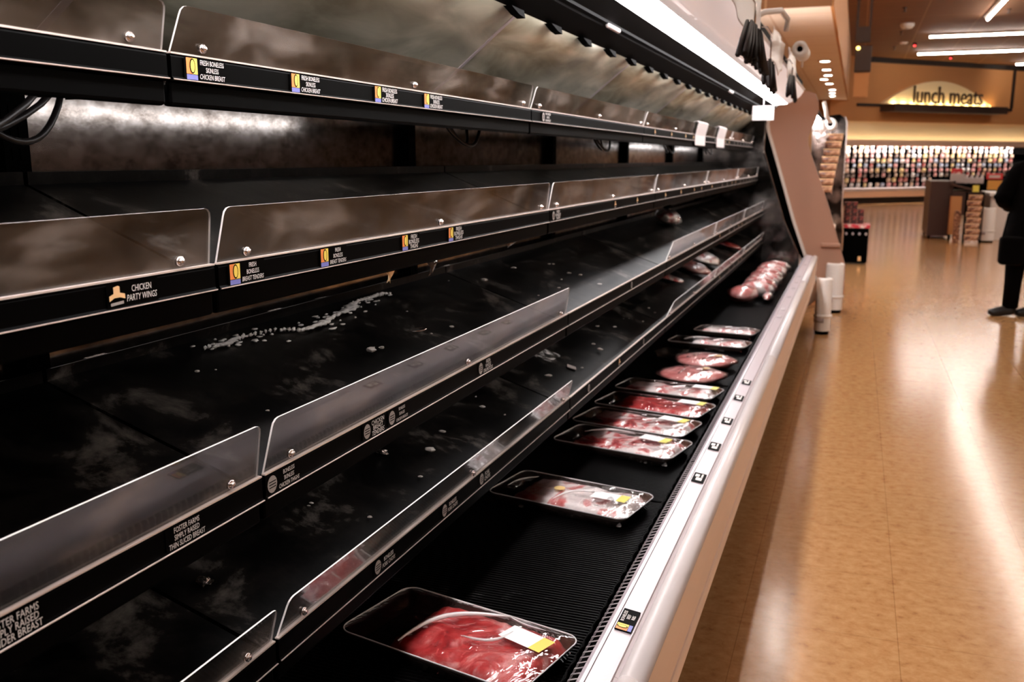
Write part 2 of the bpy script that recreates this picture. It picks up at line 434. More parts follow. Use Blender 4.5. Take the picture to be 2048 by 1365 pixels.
# ================================================================== MEAT CASE
Y0, Y1 = -.44, 8.42
case = thing('refrigerated_meat_case', 'long open refrigerated meat case with white bumper beside the aisle', 'refrigerated case', (-.8, Y0, 0))
INV = Matrix.Translation((.8, -Y0, 0))
def cpart(mb, name, m, smooth=False, parent=None):
    """meshes are written in world coordinates, then moved into the case's frame"""
    mb.bm.transform(INV); o = mb.build(name, m, parent or case, smooth); return o
bays = [1.04 + 1.28*k for k in range(-1, 7)]
bays[0] = Y0; 
bays = [Y0] + [1.04 + 1.28*k for k in range(0, 6)] + [Y1]
for a, c in zip(bays, bays[1:]):
    b = MB(); b.prism([(-1.15, .40), (-1.15, 1.53), (-1.17, 1.53), (-1.17, .40)], a+.004, c-.004); cpart(b, 'back_panel', M['back'])
    # canopy lining, gently concave
    pr = [(-1.15, 1.535), (-1.09, 1.575), (-1.02, 1.625), (-.95, 1.682), (-.88, 1.738), (-.82, 1.785)]
    b = MB(); b.prism(pr + [(x-.012, z+.014) for x, z in pr[::-1]], a+.003, c-.003); cpart(b, 'canopy_lining', M['top'], True)
    b = MB(); b.prism([(x+.002, z+.004) for x, z in pr] + [(x+.004, z+.001) for x, z in pr[::-1]], c-.008, c+.008)
    cpart(b, 'seam_strip', M['groove'])
for k in range(0, 6):
    y = 1.04 + 1.28*k
    b = MB(); b.box((-1.15, y-.022, .5), (-1.125, y+.022, 1.54))
    for q in range(34):
        z = .52 + q*.03; b.box((-1.127, y-.010, z), (-1.1235, y-.004, z+.016)); b.box((-1.127, y+.004, z), (-1.1235, y+.010, z+.016))
    cpart(b, 'shelf_upright', M['blackm'])
b = MB(); b.box((-1.27, Y0, .0), (-1.17, Y1, 2.06)); b.box((-1.27, Y0, 2.0), (-.47, Y1, 2.06)); b.prism([(-1.18, 1.6), (-1.1, 1.6), (-.98, 1.69), (-.9, 1.76), (-.9, 2.0), (-1.18, 2.0)], Y0, Y1); cpart(b, 'case_shell', M['blackm'])
# air discharge grille and canopy underside
b = MB(); b.prism([(-.82, 1.786), (-.76, 1.822), (-.75, 1.845), (-.80, 1.86), (-.84, 1.80)], Y0, Y1); cpart(b, 'discharge_grille', M['blackm'])
b = MB(); b.prism([(-.75, 1.838), (-.690, 1.876), (-.690, 1.89), (-.75, 1.87)], Y0, Y1); cpart(b, 'canopy_soffit', M['blackm'])
b = MB(); b.prism([(-.762, 1.826), (-.746, 1.832), (-.746, 1.842), (-.762, 1.838)], Y0, Y1); cpart(b, 'soffit_rail', M['blackm'])
for k in range(26):
    y = .3 + k*.318
    b = MB(); b.prism([(y, 1.783), (y+.09, 1.783), (y+.10, 1.766), (y+.055, 1.770)], -.822, -.80, axis='x'); cpart(b, 'baffle_tab', M['blackm'])
for y in (3.0, 5.97):
    b = MB(); b.tube([(-.748, y-.07, 1.826), (-.748, y+.07, 1.826)], .008, 8); cpart(b, 'soffit_clip', M['paper'], True)
b = MB(); b.prism([(-.690, 1.876), (-.585, 1.884), (-.585, 1.894), (-.690, 1.888)], Y0, Y1); cpart(b, 'canopy_light', M['lens'])
b = MB(); b.prism([(-.585, 1.884), (-.53, 1.905), (-.485, 1.94), (-.46, 1.978), (-.462, 2.0), (-.50, 2.0), (-.50, 1.95), (-.54, 1.92), (-.585, 1.896)], Y0, Y1); cpart(b, 'valance', M['valance'], True)
b = MB(); b.tube([(-.458, Y0, 1.995), (-.458, Y1, 1.995)], .010, 8); cpart(b, 'valance_bead', M['white'], True)
b = MB(); b.prism([(-.9, 1.80), (-.70, 1.90), (-.5, 2.0), (-1.0, 2.0)], Y0+.01, Y1-.01); cpart(b, 'canopy_core', M['blackm'])
# deck
DZ = .468
b = MB(); b.prism([(-1.14, .457), (-.457, .457), (-.457, .44), (-1.14, .44)], Y0, Y1); cpart(b, 'drip_pan', M['tray_floor'])
secs = [Y0] + [1.04+1.4767*k for k in range(5)] + [Y1]
secs = [Y0, 1.04, 2.51, 3.985, 5.46, 6.94, Y1]
for a, c in zip(secs, secs[1:]):
    b = MB(); y = a + .01
    while y < c - .012:
        b.box((-1.13, y, DZ-.004), (-.455, y+.0032, DZ)); y += .0112
    for x in (-1.12, -.98, -.84, -.70, -.56, -.46): b.box((x, a+.006, DZ-.009), (x+.005, c-.006, DZ-.004))
    cpart(b, 'wire_deck', M['wire'])
    b = MB(); b.prism([(-.455, DZ-.03), (-.450, DZ-.03), (-.438, .496), (-.443, .496)], a+.006, c-.006); cpart(b, 'front_stop', M['black'])
    # twisted wire along the stop
    b = MB(); n = int((c-a)/.02)
    b.tube([(-.438 + .0024*math.sin(i*2.1), a+.01+i*.02, .499+.0024*math.cos(i*2.1)) for i in range(n)], .0022, 5); cpart(b, 'stop_wire', M['wire'])
    # air return grille: rungs by the bumper
    b = MB(); y = a + .01
    while y < c - .01:
        b.tube([(-.392, y, .575), (-.384, y, .596), (-.362, y, .604)], .0014, 5); y += .0185
    b.tube([(-.392, a+.006, .576), (-.392, c-.006, .576)], .0016, 5)
    cpart(b, 'return_grille', M['groove'])
b = MB(); b.prism([(-.45, .385), (-.43, .47), (-.40, .56), (-.372, .59), (-.372, .30), (-.45, .30)], Y0, Y1); cpart(b, 'return_duct', M['blackm'])
b = MB(); b.box((-1.17, Y0, .12), (-.42, Y1, .36)); cpart(b, 'base_tank', M['blackm'])
b = MB(); b.box((-1.1, Y0+.05, 0), (-.50, Y1-.05, .12)); cpart(b, 'kick_plate', M['blackm'])
# bumper and front panels
bs = [Y0, 1.04+.3, 3.985, 6.60, Y1]
for a, c in zip(bs, bs[1:]):
    b = MB(); b.prism([(-.366, .600), (-.363, .615), (-.355, .621), (-.349, .6205), (-.349, .57), (-.366, .57)], a, c); cpart(b, 'price_rail_edge', M['rail_face'])
    b = MB(); b.prism([(-.3475, .6195), (-.312, .6145), (-.312, .60), (-.3475, .60)], a, c); cpart(b, 'price_rail', M['rail_face'])
    b = MB(); b.prism([(-.349, .616), (-.311, .610), (-.304, .6075), (-.304, .59), (-.349, .59)], a, c-.001); cpart(b, 'rail_groove', M['groove'])
    b = MB(); pr = [(-.305, .60), (-.304, .6115), (-.298, .616), (-.288, .6175), (-.278, .615), (-.269, .607), (-.2655, .597), (-.266, .585), (-.27, .57), (-.30, .57)]
    b.prism(pr, a, c-.002); cpart(b, 'bumper', M['bumper'], True)
    b = MB(); b.prism([(-.269, .575), (-.2695, .50), (-.277, .425), (-.281, .425), (-.30, .57)], a, c-.003); cpart(b, 'front_panel', M['panel'])
    b = MB(); b.prism([(-.274, .422), (-.271, .415), (-.272, .388), (-.280, .380), (-.36, .36), (-.38, .40), (-.281, .424)], a, c-.002); cpart(b, 'bottom_lip', M['panel'])
# end panel seen from the case, and the curved end bumper in front of it
b = MB(); b.prism([(-1.17, .30), (-.42, .30), (-.42, .62), (-.56, .914), (-.755, 1.504), (-.745, 1.754), (-.66, 1.87), (-.56, 1.97), (-1.17, 1.97)], Y1-.015, Y1+.01); cpart(b, 'end_panel', M['mirror'])
ce = [(-.745, 1.754), (-.755, 1.504), (-.56, .914), (-.42, .62), (-.30, .45), (-.25, .38), (-.237, .30), (-.26, .23), (-.313, .185)]
b = MB(); b.prism(ce + [(x-.012, z-.004) for x, z in ce[::-1]], Y1-.02, Y1+.015); cpart(b, 'end_trim', M['acrylic'])
b = MB(); b.prism([(-.42, .62), (-.30, .45), (-.25, .38), (-.237, .30), (-.26, .23), (-.313, .185), (-.42, .2)], Y1, Y1+.006); cpart(b, 'end_skirt', M['panel'])
# pale metal strips standing in for glints low on the back
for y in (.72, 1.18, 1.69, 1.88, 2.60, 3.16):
    b = MB(); b.box((-1.15, y-.022, 1.098), (-1.144, y+.022, 1.105)); cpart(b, 'glint_strip', M['bolt'])

# ================================================================== SHELVES
def logo_square(mb, fn, ox, oy, s):
    # orange/yellow square with an oval ring over a blue strip
    def R4(a, c, m):
        mb.mi = m; mb.face([mb.bm.verts.new(fn(*p)) for p in ((a[0], a[1]), (c[0], a[1]), (c[0], c[1]), (a[0], c[1]))])
    R4((ox-s*.5, oy-s*.30), (ox, oy+s*.62), 2); R4((ox, oy-s*.30), (ox+s*.5, oy+s*.62), 3)
    R4((ox-s*.5, oy-s*.62), (ox+s*.5, oy-s*.33), 4)
    for (a, c, m, zf) in ((.36, .44, 0, 0), (.26, .36, 3, 1)):
        mb.mi = m
        n = 16; pts = []
        for k in range(n):
            th = 2*PI*k/n; pts.append((ox + s*.04 + s*a*.72*math.cos(th), oy + s*.16 + s*c*math.sin(th)))
        mb.face([mb.bm.verts.new(fn(x, y, .0003+.0003*zf)) for x, y in pts])
def logo_round(mb, fn, ox, oy, s, m=5):
    mb.mi = m; n = 14
    mb.face([mb.bm.verts.new(fn(ox + s*.5*math.cos(2*PI*k/n), oy + s*.55*math.sin(2*PI*k/n))) for k in range(n)])
    mb.mi = 0
    for q in (-.18, .0, .18): 
        mb.face([mb.bm.verts.new(fn(ox + a*s, oy + (q+c)*s, .0004)) for a, c in ((-.36, -.04), (.36, -.04), (.36, .03), (-.36, .03))])
def logo_banner(mb, fn, ox, oy, s):
    mb.mi = 6
    mb.face([mb.bm.verts.new(fn(ox+a*s, oy+c*s)) for a, c in ((-.22, .1), (.22, .1), (.22, .45), (.1, .5), (-.22, .45))])
    mb.face([mb.bm.verts.new(fn(ox+a*s, oy+c*s, .0004)) for a, c in ((-.55, -.25), (-.2, -.1), (.2, -.1), (.55, -.2), (.55, .05), (.2, .14), (-.2, .14), (-.55, .02))])
    mb.mi = 5
    mb.face([mb.bm.verts.new(fn(ox+a*s, oy+c*s)) for a, c in ((-.45, -.5), (.45, -.45), (.45, -.3), (-.45, -.35))])
PRINT = lambda: [M['black'], M['ink_white'], M['ink_orange'], M['ink_yellow'], M['ink_blue'], M['ink_grey'], M['ink_tan']]

def shelf_label(parent, wy, zc, xf, y0, y1, lines, logo, h=.030, ts=1.0, slope=0.):
    """a slip in the rail; coordinates local to the shelf's empty"""
    def fn(x, y, d=.0): return (xf + .0012 + d - slope*y, x, zc + y)
    mb = MB(); mb.mi = 0
    mb.face([mb.bm.verts.new(fn(x, y)) for x, y in ((y0-.004, -h/2), (y1+.004, -h/2), (y1+.004, h/2), (y0-.004, h/2))])
    f2 = lambda x, y, d=0.: fn(x, y, .0005+d)
    tx = (y0+y1)/2
    wl = y1-y0
    if logo:
        ls = h*.76
        lx = y0 + ls*.5
        if logo == 'square': logo_square(mb, f2, lx, 0, ls)
        elif logo == 'round': logo_round(mb, f2, lx, 0, ls)
        else: logo_banner(mb, f2, lx, 0, ls)
        tx = (y0 + ls + .004 + y1)/2; wl = y1 - y0 - ls - .004
    if lines:
        n = len(lines); lh = h*.92/max(n, 2.6)
        mb.mi = 1
        tw = max(max(v[0] for v in text_geo(s, 1.0)[0]) - min(v[0] for v in text_geo(s, 1.0)[0]) for s in lines)
        size = min(lh*1.2, wl/tw)*ts
        for k, s in enumerate(lines):
            sh = 0.18 if k == n-1 and logo else 0
            ys = max(1., min(1.4, lh*.86/(size*.70)))
            add_text(mb, s, size, lambda x, y, k=k: f2(tx + x + sh*y, ((n-1)/2-k)*lh + y*ys, .0005))
    return mb.build('shelf_label', PRINT(), parent, norm=False)

SH = {  # level: front x, rail top z, rear x, rear z, fence height, fence lean, word
    1: (-.855, 1.557, -1.05, 1.558, .062, .018, 'top'),
    2: (-.800, 1.282, -1.115, 1.385, .076, .012, 'second'),
    3: (-.743, .992, -1.115, 1.095, .078, .016, 'third'),
    4: (-.735, .748, -1.115, .850, .058, .020, 'lowest'),
}
PLACE = ['nearest the camera at the left edge', 'second from the camera', 'third from the camera', 'fourth from the camera', 'fifth from the camera', 'at the far end']
FRESH = ['FRESH BONELESS', 'SKINLESS', 'CHICKEN BREAST']
TEND = ['FRESH', 'BONELESS', 'BREAST TENDERS']
THI = ['FRESH', 'BONELESS', 'THIGHS']
LAB = {1: [(1.072, 1.153, FRESH, 'square'), (1.324, 1.408, FRESH, 'square'), (1.602, 1.693, FRESH, 'square'), (1.817, 1.907, FRESH, 'square'), (2.602, 2.680, FRESH, 'round')],
       2: [(.843, .920, ['CHICKEN', 'PARTY WINGS'], 'banner'), (1.066, 1.143, TEND, 'square'), (1.301, 1.379, TEND, 'square'), (1.591, 1.662, THI, 'square'), (1.808, 1.886, THI, 'square'),
           (2.53, 2.61, THI, 'round'), (3.26, 3.33, [], 'banner'), (3.62, 3.69, [], 'banner')],
       3: [(.590, .657, ['FOSTER FARMS', 'SIMPLY RAISED', 'TENDER BREAST'], None), (.844, .910, ['FOSTER FARMS', 'SIMPLY RAISED', 'THIN SLICED BREAST'], None),
           (1.046, 1.124, ['BONELESS', 'SKINLESS', 'CHICKEN THIGHS'], 'round'), (1.320, 1.391, ['CHICKEN', 'BREAST', 'TENDERS'], 'round'),
           (1.410, 1.482, ['BONELESS', 'SKINLESS', 'CHICKEN BREASTS'], 'round'), (1.830, 1.911, ['FRESH', 'WHOLE', 'DRUMSTICKS'], 'round'), (3.3, 3.37, [], 'round')],
       4: [(1.329, 1.403, ['BONELESS', 'PORK CHOPS'], 'round'), (1.611, 1.686, ['BONELESS', 'PORK CHOPS'], 'round'), (1.811, 1.871, ['PORK', 'CHOPS'], 'round'), (2.7, 2.77, [], 'round'), (3.1, 3.17, [], 'banner'), (3.5, 3.57, [], 'round')]}
for lv in (1, 2, 3, 4):
    x, z0, o = SH[lv][0], 0, 0
    for y in [4.2, 4.6, 5.0, 5.25, 5.65, 6.1, 6.35, 6.6, 6.8, 7.1, 7.3, 7.5, 7.7, 7.9, 8.1]:
        if lv in (1, 2) or y > 5.5: LAB[lv].append((y, y+.07, [], 'banner' if (y*10) % 2 < 1 else 'round')) if y < 8.2 else None

def fence_profile(a, c, h_, x0, z0, lean, cutl, cutr):
    """acrylic guard: plate with raked, rounded ends"""
    def end(y, cut, sgn):
        r = .012; out = []
        out.append((y, z0)); top_y = y + sgn*cut
        for k in range(4):
            t = k/3*PI/2
            out.append((top_y + sgn*(r - r*math.cos(t)), z0 + h_ - r + r*math.sin(t)))
        return out
    L_ = end(a, cutl, 1); R_ = end(c, cutr, -1)
    outline = L_ + R_[::-1]
    return outline
for lv in (1, 2, 3, 4):
    X0, ZT, XR, ZR, FH, LEAN, word = SH[lv]
    for si, (a, c) in enumerate(zip(secs, secs[1:-1] + [8.398])):
        nm = PLACE[si]
        s = thing('display_shelf', f'black refrigerator shelf on the {word} level, {nm}', 'shelf', (X0, a, ZT), group=None)
        lx = lambda x: x - X0
        a_, c_ = .004, c - a - .004
        # pan
        k = (ZR - (ZT-.03)) / (XR - X0)
        zf = -.022; zr = ZR - ZT
        b = MB(); b.prism([(-.008, zf), (XR-X0, zr), (XR-X0, zr-.016), (-.008, zf-.018)], a_, c_); b.build('shelf_pan', M['pan'], s)
        b = MB(); b.prism([(XR-X0, zr-.014), (XR-X0, zr+.018), (XR-X0-.004, zr+.018), (XR-X0-.004, zr-.014)], a_, c_); b.build('rear_stop', M['pan'], s)
        # tag rail
        rh = .033
        b = MB(); b.prism([(-.006, .0), (.001, .0), (.003, -.004), (.003, -rh+.004), (.006, -rh), (.001, -rh-.003), (-.006, -rh)], a_, c_); b.build('tag_rail', M['black'], s)
        b = MB(); b.prism([(-.003, .0), (.0035, .0), (.0035, .0022), (-.003, .0022)], a_, c_); b.build('rail_lip', M['lip'], s)
        b = MB(); b.prism([(.001, -rh-.002), (.0068, -rh), (.0068, -rh+.0012), (.001, -rh+.001)], a_, c_); b.build('rail_lower_lip', M['lip'], s)
        b = MB(); b.prism([(-.010, -rh), (-.002, -rh), (-.002, -.066), (-.014, -.068), (-.02, -.05)], a_, c_); bevel(b.build('shelf_skirt', M['black'], s), .004)
        # side brackets
        for yy in (.02, c_-.026):
            b = MB(); b.prism([(-.06, zf-.008), (XR-X0, zr-.016), (XR-X0, zr-.055), (XR-X0+.02, zr-.055), (-.07, zf-.030)], yy, yy+.003, axis='y'); b.build('bracket', M['blackm'], s)
        # guard
        has = not (lv in (3, 4) and si == 2)
        if has:
            if si == 0: ge = c - a + .0
            out = fence_profile(.006, c-a-.006, FH, 0, .0, LEAN, .012 if si else 0, .004)
            if lv in (3, 4) and si == 3: out = fence_profile(.0, c-a-.006, FH, 0, .0, LEAN, .10, .004)
            def fx(z): return -.004 + LEAN*(z/FH)
            th = .003
            b = MB()
            A = [b.bm.verts.new((fx(z), y, z-.01 if z == 0 else z)) for y, z in out]; B = [b.bm.verts.new((fx(z)-th, y, z-.01 if z == 0 else z)) for y, z in out]
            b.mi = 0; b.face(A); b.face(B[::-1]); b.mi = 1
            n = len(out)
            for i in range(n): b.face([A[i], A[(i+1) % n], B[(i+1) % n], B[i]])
            g = b.build('guard', [M['acrylic'], M['edge_highlight']], s)
            for yy in (.07, (c-a)*.5, c-a-.07):
                if si == 0 and yy < 1.2 and lv != 1: continue
                b = MB(); b.tube([(fx(.012)+.000, yy, .012), (fx(.012)+.006, yy, .012)], .0062, 10); b.tube([(fx(.012)+.006, yy, .012), (fx(.012)+.009, yy, .012)], .0035, 8)
                b.build('bolt', M['bolt'], g, True)
        for (y0, y1, lines, logo) in LAB[lv]:
            if a <= (y0+y1)/2 < c:
                shelf_label(s, 0, -.0165, .003, y0-a, y1-a, lines, logo)
        if lv in (2, 3) and si in (1, 2, 4):
            hb = MB(); hb.box((-.075, .08, -.050), (-.040, 1.30, -.042)); hb.build('lamp_housing', M['blackm'], s)
            b = MB(); b.tube([(-.058, .10, -.058), (-.058, 1.28, -.058)], .007, 8); b.build('shelf_lamp', M['tube_shelf'], s, True)
        if lv == 1:
            lamp = {0: (1.25, 1.46), 1: (.0, 1.13), 4: (.05, 1.40), 5: (.05, 1.40)}.get(si)
            if lamp:
                hb = MB(); hb.box((-.060, lamp[0], -.038), (-.024, lamp[1], -.028)); hb.build('lamp_housing', M['blackm'], s)
                b = MB(); b.tube([(-.043, lamp[0]+.01, -.046), (-.043, lamp[1]-.01, -.046)], .010, 10); b.build('shelf_lamp', M['tube_shelf'], s, True)
        # cords
        if lv == 1:
            def loop(ya, yb, drop, x=-.13, dz=-.045):
                pts = []
                for q in range(15):
                    u = q/14; pts.append((x + .02*math.sin(u*PI), ya + (yb-ya)*u, dz - drop*math.sin(u*PI)**.8))
                b = MB(); b.tube(pts, .0045, 8); b.build('cord', M['cord'], s, True)
            if si == 0: loop(.98, 1.42, .075); loop(1.28, 1.46, .07, -.16); loop(.9, 1.37, .09, -.10)
            if si in (1, 2, 3, 4): loop(1.18, 1.42, .055); loop(1.30, 1.42, .05, -.17)

FP1 = [(-1.075, 1.36), (-1.072, 1.42), (-1.08, 1.48), (-1.07, 1.57), (-1.045, 1.63), (-1.045, 1.70), (-1.06, 1.78), (-1.068, 1.86), (-1.085, 1.92), (-1.09, 2.02), (-1.082, 2.10)]
# ------------------------------------------------ frost on the third level, papers on guards
def on_shelf(lv, x):
    X0, ZT, XR, ZR = SH[lv][:4]
    return ZT-.022 + (ZR-(ZT-.022))*(x-X0)/(XR-X0)
SLOPE = {lv: math.atan2(SH[lv][3]-(SH[lv][1]-.022), SH[lv][0]-SH[lv][2]) for lv in SH}
def frost(c, rx, ry, seed, lv, label):
    b = MB()
    def fn(u, v):
        x = c[0] + (u-.5)*2*rx; y = c[1] + (v-.5)*2*ry
        return (x, y, on_shelf(lv, x) + .001 + .004*max(0, noise.noise(Vector((x*30, y*18, seed)))))
    b.grid(14, 24, fn); o = b.build('frost_patch', M['frost'], None, True); o['kind'] = 'stuff'
    tag(o, label, 'frost'); return o
def frost_streak(pts, radii, label, seed):
    b = MB(); P = []
    for (a, ra), (c, rc) in zip(zip(pts, radii), zip(pts[1:], radii[1:])):
        for q in range(6):
            u = q/6; x = a[0]+(c[0]-a[0])*u + .006*noise.noise(Vector((q*1.3, a[1]*40, seed))); y = a[1]+(c[1]-a[1])*u; r = ra+(rc-ra)*u
            P.append((x, y, r))
    for k, (x, y, r) in enumerate(P):
        b.blob((x, y, on_shelf(3, x)+.0075), (r*(1+.5*noise.noise(Vector((k*.9, 1, seed)))), r*2.0, .0035), 10, 6, .9, k*.37)
    random.seed(seed)
    for k in range(70):
        x, y, r = random.choice(P); x += random.gauss(0, .014); y += random.gauss(0, .03); q = random.uniform(.0015, .005)
        if x > -1.10: b.blob((x, y, on_shelf(3, x)+.004), (q*1.4, q*2.2, .002), 6, 4, .8, k)
    o = b.build('frost_streak', M['frost_solid'], None, True); o['kind'] = 'stuff'; tag(o, label, 'frost')
M['frost_solid'] = mat('white frost lump', (.95, .92, .90), .25)
frost_streak(FP1, [.002, .006, .002, .002, .004, .009, .003, .013, .004, .006, .002], 'bright white frost streak winding along the rear of the third level shelf', 1)
frost((-.97, 2.88, 0), .08, .06, 8, 4, 'thin frost beside the yellow sticker on the lowest shelf')

random.seed(5)
pp = [(5.3, 'nearer of the two white papers hung over the top guard'), (6.15, 'farther of the two white papers hung over the top guard')]
for y, lab in pp:
    b = MB(); pr = [(-.862, 1.62), (-.840, 1.628), (-.832, 1.622), (-.848, 1.555), (-.848, 1.50), (-.846, 1.50), (-.846, 1.555), (-.829, 1.624), (-.840, 1.631), (-.864, 1.622)]
    b.prism(pr, y, y+.42*1.0 - .06); o = b.build('paper_notice', M['paper']); tag(o, lab, 'paper notice')
b = MB(); b.box((-.742, 7.2, 1.703), (-.59, 7.203, 1.806)); b.box((-.668, 7.199, 1.80), (-.662, 7.205, 1.874))
tag(b.build('hanging_card', M['paper']), 'blank white card hanging under the canopy near the end panel', 'card')
# torn scraps hanging below the second level rail
for (y, z, wd, hh, lab) in ((1.585, 1.222, .05, .03, 'torn beige paper scrap hanging under the second level rail'), (1.775, 1.214, .05, .03, 'curled grey film scrap under the second level rail'), (2.25, 1.216, .09, .015, 'thin curled film strip under the second level rail')):
    b = MB(); b.grid(4, 4, lambda u, v: (-.822 + .012*math.sin(u*3+v*2), y + (u-.5)*wd*(1-.3*v), z - v*hh + .004*math.sin(u*7)))
    o = b.build('paper_scrap', M['foam'] if 'film' in lab else M['ink_tan'], None, True); so = o.modifiers.new('s', 'SOLIDIFY'); so.thickness = .0006
    tag(o, lab, 'scrap')

# debris on the lowest shelf
b = MB(); n = 18
b.prism([(.034*math.cos(2*PI*k/n), .024*math.sin(2*PI*k/n)) for k in range(n)], 0, .001, axis='z')
o = b.build('round_sticker', M['label_yellow'], None, loc=(-.975, 2.735, on_shelf(4, -.975)+.008), rot=(0, SLOPE[4], .4)); tag(o, 'oval yellow sticker lying on the lowest shelf', 'sticker')
b = MB(); b.box((-.015, -.02, 0), (.015, .02, .002)); o = b.build('paper_square', M['paper'], None, loc=(-.83, 2.86, on_shelf(4, -.83)+.001), rot=(0, SLOPE[4], .3)); tag(o, 'small square white paper lying on the lowest shelf', 'paper')
for lv, n, y0, y1, lab in ((4, 34, 1.4, 4.2, 'pale crumbs and scraps scattered over the lowest shelf'), (3, 20, 1.2, 3.2, 'small pale crumbs scattered over the third level shelf')):
    b = MB()
    for k in range(n):
        x = random.uniform(-1.08, -.80); y = random.uniform(y0, y1); r = random.uniform(.002, .006) * (1.8 if random.random() < .15 else 1)
        b.blob((x, y, on_shelf(lv, x)+r*.9+.0006), (r*random.uniform(.8, 2.), r, r*.5), 6, 4, .5, k)
    o = b.build('crumbs', M['white']); o['kind'] = 'stuff'; tag(o, lab, 'crumbs')
for (x, y, r, lab) in ((-.93, 1.93, .016, 'clear wrinkled film ring on the third level shelf'),):
    b = MB(); b.tube([(x + r*math.cos(q*.52)*(1+.15*math.sin(q*2.3)), y + 1.6*r*math.sin(q*.52), on_shelf(3, x)+.002) for q in range(13)], .0012, 5)
    tag(b.build('film_ring', M['bolt']), lab, 'film ring')
for (x, y, lab) in ((-.98, 1.62, 'nearer small crumpled clear film on the lowest shelf'), (-.93, 1.74, 'farther small crumpled clear film on the lowest shelf'), (-.90, 1.10, 'clear film knot on the lowest shelf beside the nearest shelf joint')):
    b = MB(); b.blob((0, 0, .005), (.014, .009, .006), 10, 7, .9, x*10); o = b.build('film_knot', M['bolt'], None, loc=(x, y, on_shelf(4, x)+.001)); tag(o, lab, 'crumpled film')

# ================================================================== BUMPER TAGS
def bumper_tag(y, label, lines, logo, L_=.080):
    def fn(u, v, d=0.): return (-.3295 + v*.98, u, .6185 - (v+.0165)*.11 + d)
    # text runs away from the aisle viewer: local u along -y so it reads from the aisle
    b = MB(); b.mi = 0
    g = lambda x, y_, d=0.: (-.3295 - y_, x, .6186 + y_*.142 + .0008 + d)
    t = thing('price_tag', label, 'price tag', (-.3295, y, .6186))
    gl = lambda x, y_, d=0.: (-y_, x, y_*.142 + .0012 + d)
    b = MB(); b.mi = 0
    b.face([b.bm.verts.new(gl(*p)) for p in ((-L_/2, -.015), (L_/2, -.015), (L_/2, .015), (-L_/2, .015))])
    b.face([b.bm.verts.new(gl(p[0], p[1], -.0012)) for p in ((-L_/2, -.015), (L_/2, -.015), (L_/2, .015), (-L_/2, .015))])
    b.build('slip', M['black'], t, norm=False)
    b = MB(); f2 = lambda x, y_, d=0.: gl(x, y_, .0005+d)
    if logo: logo_square(b, f2, -L_*.34, .0, .022)
    b.mi = 1
    for k, s in enumerate(lines):
        add_text(b, s, .0085, lambda x, y_, k=k: f2(L_*.14 + x, (1-k)*.0085 + y_, .0003))
    if not lines:
        for (u0, u1, v0, v1) in ((-.35, -.05, -.3, .2), (.02, .3, .0, .35), (.0, .38, -.3, -.15)):
            b.face([b.bm.verts.new(f2(p[0]*L_, p[1]*.03, .0003)) for p in ((u0, v0), (u1, v0), (u1, v1), (u0, v1))])
    b.build('print', PRINT(), t, norm=False)
bumper_tag(1.512, 'nearest black price tag on the white bumper, with a colour logo', ['BONELESS', 'BEEF', 'RIBS'], True)
for y, lab in ((2.319, 'second nearest black price tag on the bumper'), (2.604, 'black price tag on the bumper beside the front tray of three'), (2.886, 'fourth nearest black price tag on the bumper'), (3.193, 'fifth nearest black price tag on the bumper'), (3.436, 'sixth nearest small black price tag on the bumper')):
    bumper_tag(y, lab, [], False, .07)
for y in (5.0, 5.25, 5.75, 6.15, 6.45, 6.8, 7.6):
    t = thing('price_tag', 'tiny dark price tag on the far stretch of the bumper', 'price tag', (-.3295, y, .6186), group='tiny price tags on the far bumper')
    MB().box((-.012, -.03, 0), (.012, .03, .0015)).build('slip', M['groove'], t)

